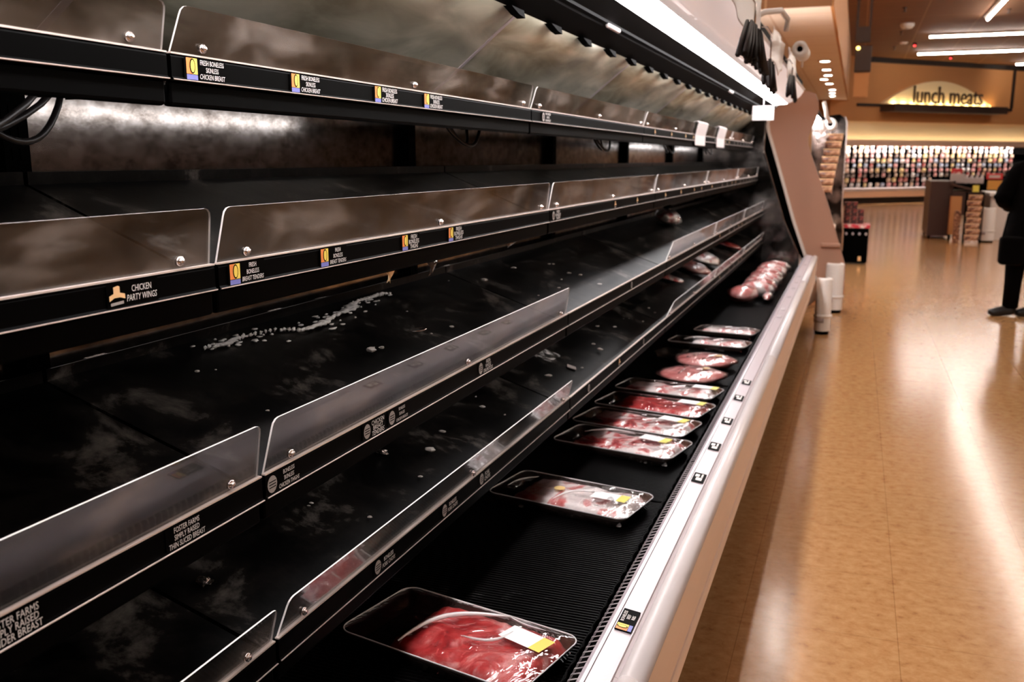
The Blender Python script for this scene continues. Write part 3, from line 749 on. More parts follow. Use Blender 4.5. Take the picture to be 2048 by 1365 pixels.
# ================================================================== MEAT TRAYS
def rr(L_, W_, r, n=5):
    pts = []
    for cx_, cy_, a0 in ((L_/2-r, W_/2-r, 0), (-L_/2+r, W_/2-r, PI/2), (-L_/2+r, -W_/2+r, PI), (L_/2-r, -W_/2+r, 1.5*PI)):
        for k in range(n+1):
            a = a0 + k/n*PI/2; pts.append((cx_+r*math.cos(a), cy_+r*math.sin(a)))
    return pts
def inside(x, y, L_, W_, r):
    dx = max(abs(x)-(L_/2-r), 0); dy = max(abs(y)-(W_/2-r), 0); return r - math.hypot(dx, dy)
def meat_tray(label, L_, W_, m, loc, rz, seed, tilt=0., gap=.06, label_at=None, sticker=None, hgt=.030, ry=0., folds=()):
    t = thing('meat_tray', label, 'meat tray', (loc[0]-.014, loc[1], loc[2]+.001), (tilt, ry, rz))
    # shell: floor, wall, rolled rim
    b = MB(); rings = []
    for L2, W2, z in ((L_-.05, W_-.05, .001), (L_-.03, W_-.03, .004), (L_-.006, W_-.006, hgt), (L_, W_, hgt+.003), (L_+.002, W_+.002, hgt), (L_-.004, W_-.004, hgt-.005), (L_-.028, W_-.028, .0), (L_-.05, W_-.05, -.0)):
        rings.append([b.bm.verts.new((x, y, z)) for x, y in rr(L2, W2, .028 if L2 > L_-.02 else .02)])
    n = len(rings[0])
    for p, q in zip(rings, rings[1:]):
        for k in range(n): b.face([p[k], p[(k+1) % n], q[(k+1) % n], q[k]])
    b.face(rings[0]); b.face(rings[-1])
    b.build('tray', M['foam'], t, True)
    # meat
    ml = L_ - .03 - gap; mo = gap/2
    b = MB()
    def fn(u, v):
        x = (u-.5)*ml; y = (v-.5)*(W_-.024)
        e = inside(x, y, ml, W_-.024, .03); e = max(e, 0)
        z = .006 + (hgt-.006)*min(1, (e/.012))**.5 + .009*min(1, e/.03)*(.5 + noise.noise(Vector((x*14, y*16, seed)))) + .004*noise.noise(Vector((x*45, y*45, seed+4)))
        return (x+mo, y, z)
    b.grid(44, 26, fn); b.build('meat', m, t, True)
    # wrap: taut film with raised wrinkles
    b = MB()
    def fw(u, v):
        x = (u-.5)*(L_+.003); y = (v-.5)*(W_+.003); r = .03
        e = inside(x, y, L_+.003, W_+.003, r)
        if e < 0:
            dx = max(abs(x)-((L_+.003)/2-r), 0); dy = max(abs(y)-((W_+.003)/2-r), 0); q = r/math.hypot(dx, dy)
            x = math.copysign(abs(x)-dx+dx*q, x); y = math.copysign(abs(y)-dy+dy*q, y); e = 0
        z = hgt + .004 + .011*min(1, e/.03) + .003*noise.noise(Vector((x*22+y*9, y*12-x*5, seed+9)))*min(1, e/.02)
        return (x, y, z)
    b.grid(48, 26, fw)
    wr = b.build('plastic_wrap', M['film'], t, True)
    b = MB(); ol = rr(L_+.003, W_+.003, .03)
    b.tube([(x, y, hgt+.004) for x, y in ol + ol[:1]], .0016, 5, cap=False); b.build('rim_highlight', M['film_highlight'], t, True)  # pale tube paints the highlight around the tray rim
    for fx0, fy0, fx1, fy1, bow, fr in folds:
        b = MB(); pts = []
        for q in range(13):
            u = q/12; pts.append((fx0+(fx1-fx0)*u - (fy1-fy0)*bow*math.sin(u*PI), fy0+(fy1-fy0)*u + (fx1-fx0)*bow*math.sin(u*PI), hgt+.0145+.002*math.sin(u*PI)))
        b.tube(pts, fr, 6, radii=[fr*(.25+.75*math.sin(PI*(q+.5)/13)) for q in range(13)]); b.build('wrap_fold', M['film_highlight'], t, True)  # pale tubes paint the highlight arcs on the film
    if label_at:
        lx, ly, lr = label_at
        b = MB(); b.mi = 0; Rm = Matrix.Rotation(lr, 3, 'Z'); zt = hgt + .0165
        def P(x, y): q = Rm @ Vector((x, y, 0)); return (q.x+lx, q.y+ly, zt)
        b.mi = 0; b.face([b.bm.verts.new(P(*p)) for p in ((-.05, -.025), (.025, -.025), (.025, .025), (-.05, .025))])
        b.mi = 1; b.face([b.bm.verts.new(P(*p)) for p in ((.025, -.025), (.052, -.025), (.052, .025), (.025, .025))])
        b.build('price_label', [M['label_white'], M['label_yellow']], t, norm=False)
    if sticker:
        b = MB(); b.lathe([(.016, 0), (.016, .0008), (.001, .0009)], (sticker[0], sticker[1], hgt+.0165), 16); b.build('round_sticker', M['gold'], t)
    return t
TZ = DZ + .001
meat_tray('nearest tray, dark red sliced beef under shiny film with yellow-ended label', .425, .225, M['meat_red'], (-.665, 1.565, TZ), -.22, 1, gap=.09, label_at=(.135, .035, -.15), folds=((-.07, -.10, .06, .095, .22, .005), (.06, .095, .15, .085, -.1, .002), (.02, -.02, .10, .06, -.3, .003)))
meat_tray('lone tray of pale fatty ribs with a gold sticker, second nearest', .42, .215, M['meat_pale'], (-.68, 2.40, TZ), -.19, 2.3, gap=.05, label_at=(.12, .0, .05), sticker=(-.03, -.01), folds=((-.01, -.09, .10, .02, .25, .0035), (-.17, -.06, -.13, .05, .1, .002)))
meat_tray('front tray of the row of three marbled red ribs', .42, .215, M['meat_mix'], (-.66, 2.94, TZ), -.20, 3.1, gap=.045, label_at=(.10, .04, -.1), folds=((-.14, .0, .02, .06, .2, .003),))
meat_tray('middle tray of the row of three marbled red ribs', .42, .215, M['meat_mix'], (-.667, 3.19, TZ), -.20, 7.7, gap=.02, label_at=(.12, .05, -.1))
meat_tray('rear tray of the row of three, darker red meat at its left end', .42, .215, M['meat_red'], (-.655, 3.45, TZ), -.20, 9.2, gap=.045, label_at=(.13, .05, 0))
meat_tray('slim tray of long pink-white rib rack just behind the row of three', .41, .19, M['meat_fat'], (-.65, 3.72, TZ), -.18, 11.4, gap=.01, label_at=(.14, .04, 0))
meat_tray('thin tray of pale meat right behind the round ham packs', .40, .17, M['meat_fat'], (-.64, 4.79, TZ), -.15, 14.4, gap=.10, folds=((-.12, -.05, -.02, .05, .2, .003),))
meat_tray('farthest flat tray of pale pink meat before the round packages', .33, .18, M['meat_fat'], (-.60, 5.16, TZ), -.15, 17.4, gap=.02)
def ham_pack(label, loc, rz, seed, r=(.145, .125)):
    t = thing('ham_pack', label, 'ham pack', (loc[0]-.02, loc[1], loc[2]+.008), (0, 0, rz))
    b = MB(); b.blob((0, 0, .022), (r[0], r[1], .022), 26, 10, .12, seed); b.build('ham', M['meat_pink'], t, True)
    b = MB(); b.blob((0, 0, .023), (r[0]+.006, r[1]+.006, .026), 26, 10, .14, seed); b.build('plastic_wrap', M['film'], t, True)
    b = MB(); b.lathe([(.018, 0), (.018, .001), (.001, .001)], (.06, .01, .050), 16); b.build('round_sticker', M['gold'], t)
    for q in (0, 1):
        b = MB(); pts = [(-r[0]*.3+q*.1, -r[1]*.2+.05*math.sin(u*.4+q), .051+.003*math.sin(u)) for u in range(3)]
        b.tube([(-.06+q*.08+.03*math.sin(u*.35), -.08+u*.018, .045+.006*math.sin(u*.4)) for u in range(8)], .003, 6); b.build('wrap_fold', M['film'], t, True)
    return t
ham_pack('round pink ham pack in wrinkled film, the nearer of two', (-.60, 4.02, TZ), .2, 2)
ham_pack('round pink ham pack in wrinkled film, the farther of two', (-.585, 4.33, TZ+.002), -.3, 5)
t = thing('empty_tray', 'small empty clear tray left of the ham packs', 'tray', (-.80, 4.52, TZ), (0, 0, -.3))
b = MB()
rings = [[b.bm.verts.new((x, y, z)) for x, y in rr(L2, W2, .02)] for L2, W2, z in ((.10, .10, .001), (.13, .13, .028), (.135, .135, .028), (.11, .11, 0))]
for p, q in zip(rings, rings[1:]):
    for k in range(len(p)): b.face([p[k], p[(k+1) % len(p)], q[(k+1) % len(p)], q[k]])
b.face(rings[0]); b.face(rings[-1]); b.build('tray', M['acrylic'], t, True)
# round wrapped packages lined up at the far end
random.seed(11)
def round_pack(label, loc, rx, rz, m, seed, r=(.105, .06, .045), group=None):
    t = thing('wrapped_meat_pack', label, 'meat pack', (loc[0]-.012, loc[1], loc[2]+.007), (rx, 0, rz), group)
    MB().blob((0, 0, r[2]), r, 16, 10, .15, seed).build('meat', m, t, True)
    MB().blob((0, 0, r[2]), (r[0]*1.04, r[1]*1.05, r[2]*1.06), 16, 10, .2, seed).build('plastic_wrap', M['film'], t, True)
    return t
round_pack('large round pink and white wrapped pack, nearest of the far row', (-.66, 6.42, TZ), 0, -.2, M['meat_pink'], 1, (.105, .10, .055))
round_pack('flat pale wrapped pack beside the large round one', (-.50, 6.52, TZ), 0, 0, M['meat_pale'], 2, (.036, .09, .03))
for k in range(11):
    y = 6.68 + k*.148
    round_pack('standing wrapped pack in the tight far row beside the bumper', (-.585 + .012*math.sin(k*2), y, TZ+.006), .35, -.1, M['meat_pink' if k % 4 == 1 else 'meat_pale'], 3+k, (.12, .055, .055), 'standing wrapped packs in the far row')
# packages on shelves
def flat_pack(label, lv, x, y, L_, W_, m, rz, seed, hh=.04):
    t = thing('wrapped_meat_pack', label, 'meat pack', (x, y, on_shelf(lv, x)+.012), (0, SLOPE[lv], rz))
    MB().blob((0, 0, hh/2), (L_/2, W_/2, hh/2), 20, 10, .2, seed).build('meat', m, t, True)
    MB().blob((0, 0, hh/2), (L_/2+.006, W_/2+.006, hh/2+.003), 20, 10, .22, seed).build('plastic_wrap', M['film'], t, True)
flat_pack('pale pack at the rear of the pair on the lowest shelf', 4, -.90, 5.95, .26, .34, M['meat_fat'], 0, 4, .06)
flat_pack('long pink pack in front of the pair on the lowest shelf', 4, -.89, 5.50, .26, .24, M['meat_pink'], 0, 9, .05)
flat_pack('thin pale film pack near the fourth shelf joint on the lowest shelf', 4, -.93, 4.95, .2, .12, M['meat_fat'], .1, 12, .025)
flat_pack('small pink and white pack alone on the third level shelf', 3, -1.00, 5.35, .14, .30, M['meat_fat'], 0, 7, .07)
flat_pack('dark red slim pack behind the pale pair on the lowest shelf', 4, -.88, 7.1, .22, .16, M['meat_red'], 0, 3, .04)

# ================================================================== THINGS HUNG ON THE CANOPY
M['strip'] = mat('dark red brown strips', (.006, .002, .0015), .55, spec=.15)
def bundle(label, x, y, ztop, zbot, wtop, wbot, n, seed):
    t = thing('strip_bundle', label, 'bundle', (x, y, ztop))
    random.seed(seed); b = MB()
    for k in range(n):
        u = (k/(n-1)-.5); v = random.uniform(-.5, .5); h_ = (ztop-zbot)*random.uniform(.86, 1.0)
        pts = [(v*.02, u*wtop, 0), (v*.03, u*(wtop+wbot)*.45, -h_*.5), (v*.03+.006, u*wbot, -h_)]
        b.tube(pts, .008, 6, radii=[.007, .010, .009])
    b.build('strips', M['strip'], t, True)
    b = MB(); b.tube([(-.045, 0, 2.004-ztop), (-.02, 0, 2.0-ztop), (0, 0, 1.97-ztop), (0, 0, -.005)], .004, 6); b.tube([(0, -wtop*.5, -.004), (0, wtop*.5, -.004)], .006, 6); b.build('hook', M['bolt'], t, True)
bundle('widest bundle of dark strips hanging from the canopy edge', -.380, 3.62, 1.89, 1.75, .34, .84, 30, 1)
bundle('middle bundle of dark strips hanging from the canopy edge', -.395, 4.48, 1.85, 1.725, .24, .44, 18, 2)
bundle('farthest bundle of dark strips, beside the curved end panel', -.395, 5.95, 1.905, 1.775, .16, .62, 18, 3)
# clear bags draped on the canopy edge
M['bag'] = mat('translucent plastic bag', (.86, .76, .72), .3, alpha=.75)
def drape(label, y0, y1, ztop, zbot, seed):
    b = MB()
    def fn(u, v):
        y = y0 + (y1-y0)*u + .05*v*math.sin(u*5+seed); z = ztop - (ztop-zbot)*v*(1-.25*math.sin(u*PI*1.3+seed)**2)
        return (-.428 + .012*noise.noise(Vector((y*5, z*9, seed))) - .004*v, y, z)
    b.grid(26, 12, fn); o = b.build('plastic_bag', M['bag'], None, True); so = o.modifiers.new('s', 'SOLIDIFY'); so.thickness = .0008
    tag(o, label, 'plastic bag')
drape('crumpled clear bag on the canopy edge, at the top of the picture', 2.30, 3.0, 2.06, 1.90, 1)
drape('wide crumpled clear bag above the widest strip bundle', 3.1, 4.3, 2.10, 1.90, 4)
drape('clear bag hanging between the middle and farthest strip bundles', 4.9, 5.7, 2.06, 1.86, 7)
drape('clear bag beside the bag roll above the farthest strip bundle', 6.0, 6.8, 2.08, 1.90, 9)
b = MB(); b.tube([(-.455, 4.32, 2.02), (-.42, 4.38, 2.05), (-.36, 4.5, 2.07), (-.34, 4.62, 2.05), (-.345, 4.64, 2.0)], .013, 8); tag(b.build('bent_bracket', M['white'], None, True), 'bent white bracket sticking up from the canopy edge', 'bracket')
b = MB(); b.tube([(-.405, 2.9, 2.10), (-.403, 2.95, 1.995), (-.40, 3.12, 1.965)], .005, 6); tag(b.build('bag_hook', M['cord'], None, True), 'black bent hook in front of the clear bags', 'hook')
def bag_roll(label, x, y, z, r):
    t = thing('bag_roll', label, 'bag roll', (x, y, z))
    b = MB(); rg = []
    n = 20
    for (rad, yy) in ((r, 0), (r, .3), (r*.4, .3), (r*.4, 0)):
        rg.append([b.bm.verts.new((rad*math.cos(2*PI*k/n), yy, rad*math.sin(2*PI*k/n))) for k in range(n)])
    for p, q in zip(rg, rg[1:]+rg[:1]):
        for k in range(n): b.face([p[k], p[(k+1) % n], q[(k+1) % n], q[k]])
    b.build('roll', M['white'], t, True)
    b = MB(); b.tube([(0, .01, 0), (0, .32, 0)], r*.36, 10); b.build('core', M['blackm'], t, True)
    b = MB(); b.tube([(0, .3, -r*.9), (0, .3, -r*1.8)], .006, 6); b.build('holder', M['white'], t, True)
bag_roll('white bag roll with a dark core on the canopy', -.36, 5.95, 2.06, .045)

# ================================================================== SECOND CASE BEYOND
c2 = thing('refrigerated_case', 'second refrigerated case whose pink brown curved end panel closes the meat case', 'refrigerated case', (-.8, 9.5, 0))
I2 = Matrix.Translation((.8, -9.5, 0))
def c2p(mb, name, m, smooth=False): mb.bm.transform(I2); return mb.build(name, m, c2, smooth)
YA, YB = 9.56, 13.6
b = MB(); b.prism([(-1.27, 0), (-1.1, 0), (-1.1, 1.9), (-1.27, 1.9)], YA, YB); c2p(b, 'back', M['blackm'])
b = MB(); b.prism([(-1.27, 1.9), (-.62, 1.9), (-.48, 1.97), (-.50, 2.04), (-1.27, 2.04)], YA, YB); c2p(b, 'canopy', M['blackm'])
b = MB(); b.prism([(-1.1, 0), (-.45, .0), (-.45, .12), (-.25, .22), (-.22, .55), (-.30, .60), (-.40, .52), (-1.1, .50)], YA, YB); c2p(b, 'base', M['panel'])
b = MB(); b.prism([(-1.1, .9), (-.62, .85), (-.62, .88), (-1.1, .93)], YA, YB); b.prism([(-1.1, 1.3), (-.7, 1.25), (-.7, 1.28), (-1.1, 1.33)], YA, YB); c2p(b, 'shelf', M['pan'])
rib = [(-.551, 2.05), (-.48, 2.055), (-.41, 2.03), (-.380, 1.96), (-.375, 1.88), (-.39, 1.80), (-.425, 1.72), (-.452, 1.63), (-.448, 1.56), (-.43, 1.50), (-.243, 1.022), (-.048, .433), (-.04, .30), (-.04, .10), (-.06, .05),
       (-.20, .05), (-.255, .09), (-.265, .255), (-.367, .421), (-.53, .851), (-.698, 1.373), (-.800, 1.68), (-.815, 1.76), (-.793, 1.865), (-.72, 1.96), (-.62, 2.03)]
b = MB(); b.prism(rib, 9.48, 9.54); c2p(b, 'end_bumper', M['end_face'])
lf = rib[15:] + [rib[0]]
b = MB(); b.prism(lf + [(x-.028, z+.004) for x, z in lf[::-1]], 9.44, 9.56); c2p(b, 'end_trim', M['white'])
b = MB(); b.box((-.28, 9.44, .60), (-.10, 9.48, .64)); bevel(c2p(b, 'end_band', M['end_face']), .012)
b = MB(); b.prism([(-1.2, .1), (-.30, .1), (-.40, .42), (-.56, .86), (-.73, 1.373), (-.83, 1.70), (-.80, 1.9), (-1.2, 2.0)], 9.50, 9.54); c2p(b, 'side_panel', M['blackm'])
b = MB(); b.prism([(-.60, 1.98), (-.26, 2.02), (-.20, 1.98), (-.17, 1.9), (-.165, .75), (-.13, .45), (-.13, .2), (-.30, .12), (-.60, .3)], YB, YB+.03); c2p(b, 'end_glass', M['mirror'])
b = MB(); ed = [(-.20, 1.99), (-.17, 1.9), (-.165, .75), (-.13, .45), (-.13, .2), (-.20, .14)]
b.prism(ed + [(x+.018, z) for x, z in ed[::-1]], YB-.01, YB+.04); c2p(b, 'end_trim', M['bolt'])
b = MB(); b.prism([(-.62, 1.895), (-.50, 1.955), (-.50, 1.96), (-.62, 1.90)], YA, YB); c2p(b, 'case_lamp', M['lens'])
M['added_uplight'] = mat('added ceiling uplight', (.9, .85, .75), .5, emit=(1, .86, .74), estr=30)  # added lamp, hidden from view, to brighten the dropped ceiling
b = MB(); b.box((-1.12, YA+.1, 2.05), (-1.0, YB-.1, 2.09)); c2p(b, 'added_uplight', M['added_uplight'])
# clip strip of packaged goods on that case
M['pack_brown'] = mat('brown snack pouch', rough=.35)
noise_chain(M['pack_brown'], [(.35, (.05, .015, .01)), (.5, (.30, .12, .06)), (.65, (.62, .36, .22))], scale=22, detail=4)
def pouch(label, loc, rz, group, wd=.17, hh=.085):
    t = thing('snack_pouch', label, 'snack pouch', loc, (0, 0, rz), group)
    def fn(u, v):
        x = (u-.5)*wd; z = (v-.5)*hh; return (x, -.018*math.sin(u*PI)*math.sin(v*PI)**.6, z)
    b = MB(); b.grid(8, 6, fn); b.grid(8, 6, lambda u, v: (fn(u, v)[0], -fn(u, v)[1], fn(u, v)[2])); b.build('pouch', M['pack_brown'], t, True)
    MB().box((-wd/2, -.002, hh/2-.004), (wd/2, .002, hh/2+.008)).build('sealed_edge', M['ink_tan'], t)
    return t
for k in range(8):
    z = 1.66 - k*.080
    pouch('brown snack pouch in the vertical strip behind the curved end panel', (-.245 - .012*k, 11.0, z), .1, 'snack pouches on the strip behind the end panel', .17, .062)
b = MB(); b.box((-.25, 11.03, 1.05), (-.24, 11.035, 1.82)); b.box((-.52, 11.03, 1.80), (-.24, 11.035, 1.82)); tag(b.build('clip_strip', M['bolt']), 'metal clip strip carrying brown pouches', 'clip strip')
bag_roll('white bag roll on the second case, above the pouch strip', -.30, 10.9, 1.80, .065)
for (y, z, s_, lab) in ((10.2, 1.74, .08, 'bright white bag bunched behind the neck of the end panel'), (10.9, 1.66, .07, 'smaller white bag hanging behind the end panel')):
    b = MB(); b.blob((0, 0, 0), (s_*.8, s_, s_*.8), 14, 10, .6, y); tag(b.build('plastic_bag', M['bag'], None, True, loc=(-.38, y, z)), lab, 'plastic bag')
b = MB(); b.tube([(-.36, 10.4, 2.0), (-.34, 10.5, 1.92), (-.33, 10.6, 1.86), (-.30, 10.8, 1.82)], .02, 8); tag(b.build('bent_bracket', M['white'], None, True), 'curved white bracket on the second case canopy', 'bracket')

# ================================================================== CORNER GUARDS
def guard_post(label, loc, rz, r=.10, h_=.46):
    t = thing('corner_guard', label, 'corner guard', loc, (0, 0, rz))
    b = MB(); prof = [(r, .03), (r, h_-.02), (r-.006, h_-.005), (r-.02, h_), (r-.03, h_-.01), (r-.03, .03)]
    b.lathe(prof, n=20, a0=-PI*.62, a1=PI*.62); b.build('shell', M['white'], t, True)
    b = MB(); b.lathe([(r-.032, 0), (r-.032, h_*.82), (.005, h_*.82)], n=16); b.build('core', M['blackm'], t, True)
    b = MB(); b.lathe([(r+.002, h_*.30), (r+.010, h_*.31), (r+.010, h_*.345), (r+.002, h_*.355)], n=20, a0=-PI*.62, a1=PI*.62); b.build('collar', M['white'], t, True)
    b = MB(); b.lathe([(r+.003, h_*.22), (r+.006, h_*.22), (r+.006, h_*.30), (r+.003, h_*.30)], n=12, a0=-PI*.60, a1=-PI*.15); b.build('metal_plate', M['groove'], t, True)
    MB().lathe([(r-.01, 0), (r-.01, .03), (.005, .03)], n=16).build('foot', M['blackm'], t)
    return t
guard_post('nearer white corner guard standing before the case end', (-.19, 8.08, 0), -.9, .065, .47)
guard_post('farther wider white corner guard at the foot of the end panel', (-.13, 9.30, 0), -1.2, .082, .47)
guard_post('white corner guard beside the far snack rack', (2.22, 18.4, 0), -1.4, .12, .60)

# ================================================================== BIN WITH BOXES
t = thing('display_bin', 'black display bin with a red printed top edge by the second case', 'display bin', (.03, 14.0, 0))
b = MB(); b.box((-.16, -.22, .02), (.18, .22, .50)); bevel(b.build('body', M['blackm'], t), .02)
M['bin_red'] = mat('red printed card', rough=.5); noise_chain(M['bin_red'], [(.45, (.55, .03, .05)), (.6, (.8, .6, .55))], scale=18, detail=2)
MB().box((-.17, -.235, .50), (.19, .235, .545)).build('rim', M['bin_red'], t)
b = MB()
for k in range(4): b.blob((-.11+.085*k, -.222, .42), (.016, .004, .02), 8, 6)
b.build('printed_dots', M['groove'], t)
b = MB(); b.box((.06, -.224, .05), (.10, -.219, .11)); b.build('small_label', M['ink_tan'], t)
M['box_red'] = mat('dark red carton', rough=.5); noise_chain(M['box_red'], [(.4, (.03, .008, .006)), (.55, (.18, .02, .02)), (.7, (.6, .25, .15))], scale=20, detail=3)
k = 0
for z in (.60, .70, .80):
    for x in (-.09, .0, .09)[: (3 if z < .75 else 2)]:
        b = MB(); b.box((-.042, -.08, -.048), (.042, .08, .048)); o = b.build('carton', M['box_red'], None, loc=(x+.0, 14.05, z-.005)); bevel(o, .004)
        tag(o, 'small dark red carton stacked on the black display bin', 'carton', 'dark red cartons on the display bin'); k += 1
b = MB(); b.box((-.20, 13.78, .53), (-.15, 13.82, .88)); tag(b.build('sign_holder', M['white']), 'narrow white upright card at the left of the stacked cartons', 'card')

# ================================================================== FAR DELI WALL CASE (45 degrees)
def thing45(name, label, cat, x, y, z):
    o = bpy.data.objects.new(name, None); COL.objects.link(o); place45(o, x, y, z); tag(o, label, cat); return o
dc = thing45('wall_refrigerator', 'long white wall refrigerator of packaged lunch meats under the sign', 'refrigerated case', 0, 0, 0)
XL, XR_ = -1.25, 11
MB().box((XL, .86, .1), (XR_, .88, 2.04)).build('back', M['blackm'], dc)
b = MB(); b.prism([(-.10, 1.86), (-.10, 2.065), (-.08, 2.065), (-.08, 2.03), (.86, 2.03), (.86, 1.93), (-.07, 1.905), (-.07, 1.86)], XL, XR_, axis='x'); b.build('canopy', M['panel'], dc)
b = MB(); b.prism([(-.02, .20), (-.06, .40), (-.02, .41), (.86, .38), (.86, .16)], XL, 2.36*S, axis='x'); b.build('front_panel', M['panel'], dc)
b = MB(); b.prism([(-.08, .41), (-.08, .49), (.02, .52), (.08, .42)], XL, 2.36*S, axis='x'); b.build('bumper', M['bumper'], dc)
MB().box((XL, .05, 0), (XR_, .86, .16)).build('kick_plate', M['dark_trim'], dc)
MB().box((2.36*S, .05, .16), (XR_, .86, .55)).build('rear_base', M['blackm'], dc)
M['fill'] = mat('warm cove lamp', (.9, .85, .7), .5, emit=(1, .84, .58), estr=9)  # added strip lamp that brightens the cream band
M['deli_lens'] = mat('deli case lamp', (.9, .9, .9), .5, emit=(1, .93, .9), estr=80)
MB().box((XL, -.065, 1.885), (XR_, -.01, 1.90)).build('case_lamp', M['deli_lens'], dc)
MB().box((XL, -.06, 2.035), (XR_, -.02, 2.055)).build('fill_lamp', M['fill'], dc)
for q in range(4):
    z = .62 + q*.34; MB().box((XL, .45, z-.012), (XR_, .86, z)).build('shelf', M['blackm'], dc)
cols = [('white', (.85, .80, .78)), ('yellow and white', (.85, .62, .25)), ('pink', (.75, .35, .35)), ('red', (.45, .08, .07)), ('pale tan', (.65, .42, .28)), ('blue grey', (.32, .38, .50)), ('dark brown', (.06, .03, .02))]
protos = []
for nm_, c_ in cols:
    m = mat(nm_ + ' pouch', rough=.3)
    noise_chain(m, [(.35, tuple(v*.25 for v in c_)), (.5, c_), (.7, (.85, .78, .74))], scale=16, detail=3)
    t = bpy.data.objects.new('hanging_package', None); COL.objects.link(t)
    tag(t, f'small {nm_} package hanging in the far lunch meat wall', 'package', f'{nm_} packages in the lunch meat wall')
    b = MB()
    def fn(u, v): return ((u-.5)*.15*(1-.25*abs(v-.5)), -.018*math.sin(u*PI)*math.sin(v*PI)**.5, (v-.5)*.115)
    b.grid(6, 5, fn); b.grid(6, 5, lambda u, v: (fn(u, v)[0], .002, fn(u, v)[2])); b.build('package', m, t, True)
    protos.append(t)
random.seed(21)
used = set(); cnt = 0
for r in range(9):
    z = .60 + r*.157
    for c in range(33):
        x = -1.10 + c*.268 + random.uniform(-.02, .02)
        if r < 2 and c > 17: continue
        if r == 1 and 7 <= c <= 9: continue
        w_ = [6, 3, 2, 1, 2, 1, 1] if r > 5 else [3, 2, 3, 3, 4, 1, 2]
        blk = (c//4*7 + r*3) % 7
        k = blk if random.random() < .35 else random.choices(range(7), w_)[0]
        Mx = D45 @ Matrix.Translation((x, .10 + random.uniform(0, .05), z)) @ Matrix.Rotation(random.uniform(-.15, .15), 4, 'Z') @ Matrix.Scale(random.uniform(.95, 1.25), 4)
        if k not in used: used.add(k); protos[k].matrix_world = Mx
        else:
            o = protos[k].copy(); COL.objects.link(o)
            for ch in protos[k].children: d = ch.copy(); COL.objects.link(d); d.parent = o
            o.matrix_world = Mx
        cnt += 1

# ================================================================== ISLAND COUNTER AND SNACK RACK
isl = thing('island_counter', 'dark wood island counter with pale top and signs near the person', 'counter', (1.5, 18.6, 0))
M['wood'] = mat('dark wood panel', (.045, .016, .009), .45)
MB().box((-.22, .2, .06), (.16, 1.6, 1.04)).build('end_cabinet', M['wood'], isl)
MB().box((.16, .1, .45), (.66, 1.5, .86)).build('cabinet', M['wood'], isl)
MB().box((.12, .02, .10), (.30, .2, .78)).build('side_shelf', M['fascia'], isl)
b = MB(); b.prism([(.10, .98), (.66, .82), (.66, .86), (.10, 1.02)], .02, 1.5, axis='y'); b.build('sloped_top', M['wood'], isl)
MB().box((.80, .3, .0), (1.6, 1.5, .78)).build('white_cabinet', M['white'], isl)
b = MB(); b.box((.76, .2, .78), (1.6, 1.5, .84)); bevel(b.build('counter_top', M['white'], isl), .01)
b = MB()
for x, y in ((-.2, .25), (-.2, 1.5), (.12, .05)): b.box((x, y, 0), (x+.04, y+.04, .5))
b.build('leg', M['blackm'], isl)
def standing_sign(label, x, y, z, wd, hh, m, m2=None):
    t = thing('counter_sign', label, 'sign', (x, y, z), (.15, 0, 0))
    MB().box((-wd/2, -.01, 0), (wd/2, .01, hh)).build('card', m, t)
    if m2: MB().box((-wd*.35, -.014, hh*.25), (wd*.35, -.0105, hh*.75)).build('print', m2, t)
    return t
standing_sign('white card sign on the dark island counter', 1.72, 18.9, 1.045, .24, .13, M['paper'])
M['sign_red'] = mat('red card', (.6, .03, .04), .5); M['sign_y'] = mat('mustard card', (.72, .36, .08), .5)
standing_sign('wide pale card leaning on the sloped counter top', 1.96, 19.3, 1.0, .45, .10, M['paper'])
standing_sign('red topped card behind the white card sign', 1.72, 19.12, 1.045, .18, .22, M['sign_red'], M['bin_red'])
standing_sign('red card with white print beside the person', 2.32, 18.9, 1.08, .26, .10, M['sign_red'], M['paper'])
standing_sign('mustard yellow card beside the person', 2.36, 18.85, .90, .30, .16, M['sign_y'])
for k in range(4):
    b = MB(); b.lathe([(.03, 0), (.035, .10), (.02, .14), (.012, .16), (.001, .16)], n=10)
    tag(b.build('jar', M['paper'], None, True, loc=(1.92+.085*k, 19.4, .99)), 'small pale jar in the row behind the card signs', 'jar', 'pale jars behind the card signs')
rk = thing('snack_rack', 'narrow dark snack rack standing before the island counter', 'rack', (1.94, 18.0, 0))
b = MB()
for x in (-.13, .13):
    for y in (-.10, .10): b.tube([(x, y, 0), (x, y, .88)], .010, 6)
b.build('frame', M['blackm'], rk)
b = MB()
for k in range(7): b.box((-.13, -.10, .06+k*.11), (.13, .10, .066+k*.11))
b.build('shelf', M['blackm'], rk)
b = MB(); b.box((-.05, -.01, .88), (.05, .01, .99)); b.build('topper_card', M['label_yellow'], rk)
for k in range(8):
    pouch('brown snack pouch on the narrow rack before the island counter', (1.92 + .02*(k % 2), 17.87, .10 + k*.098), 0, 'snack pouches on the narrow rack', .22, .078)
b = MB(); b.box((-.05, -.05, 0), (.05, .05, .55)); bevel(b.build('chip_stack', M['pack_brown'], None, loc=(1.70, 18.1, .0)), .01); tag(bpy.data.objects['chip_stack'], 'slim brown stack of snacks left of the narrow rack', 'snack stack')

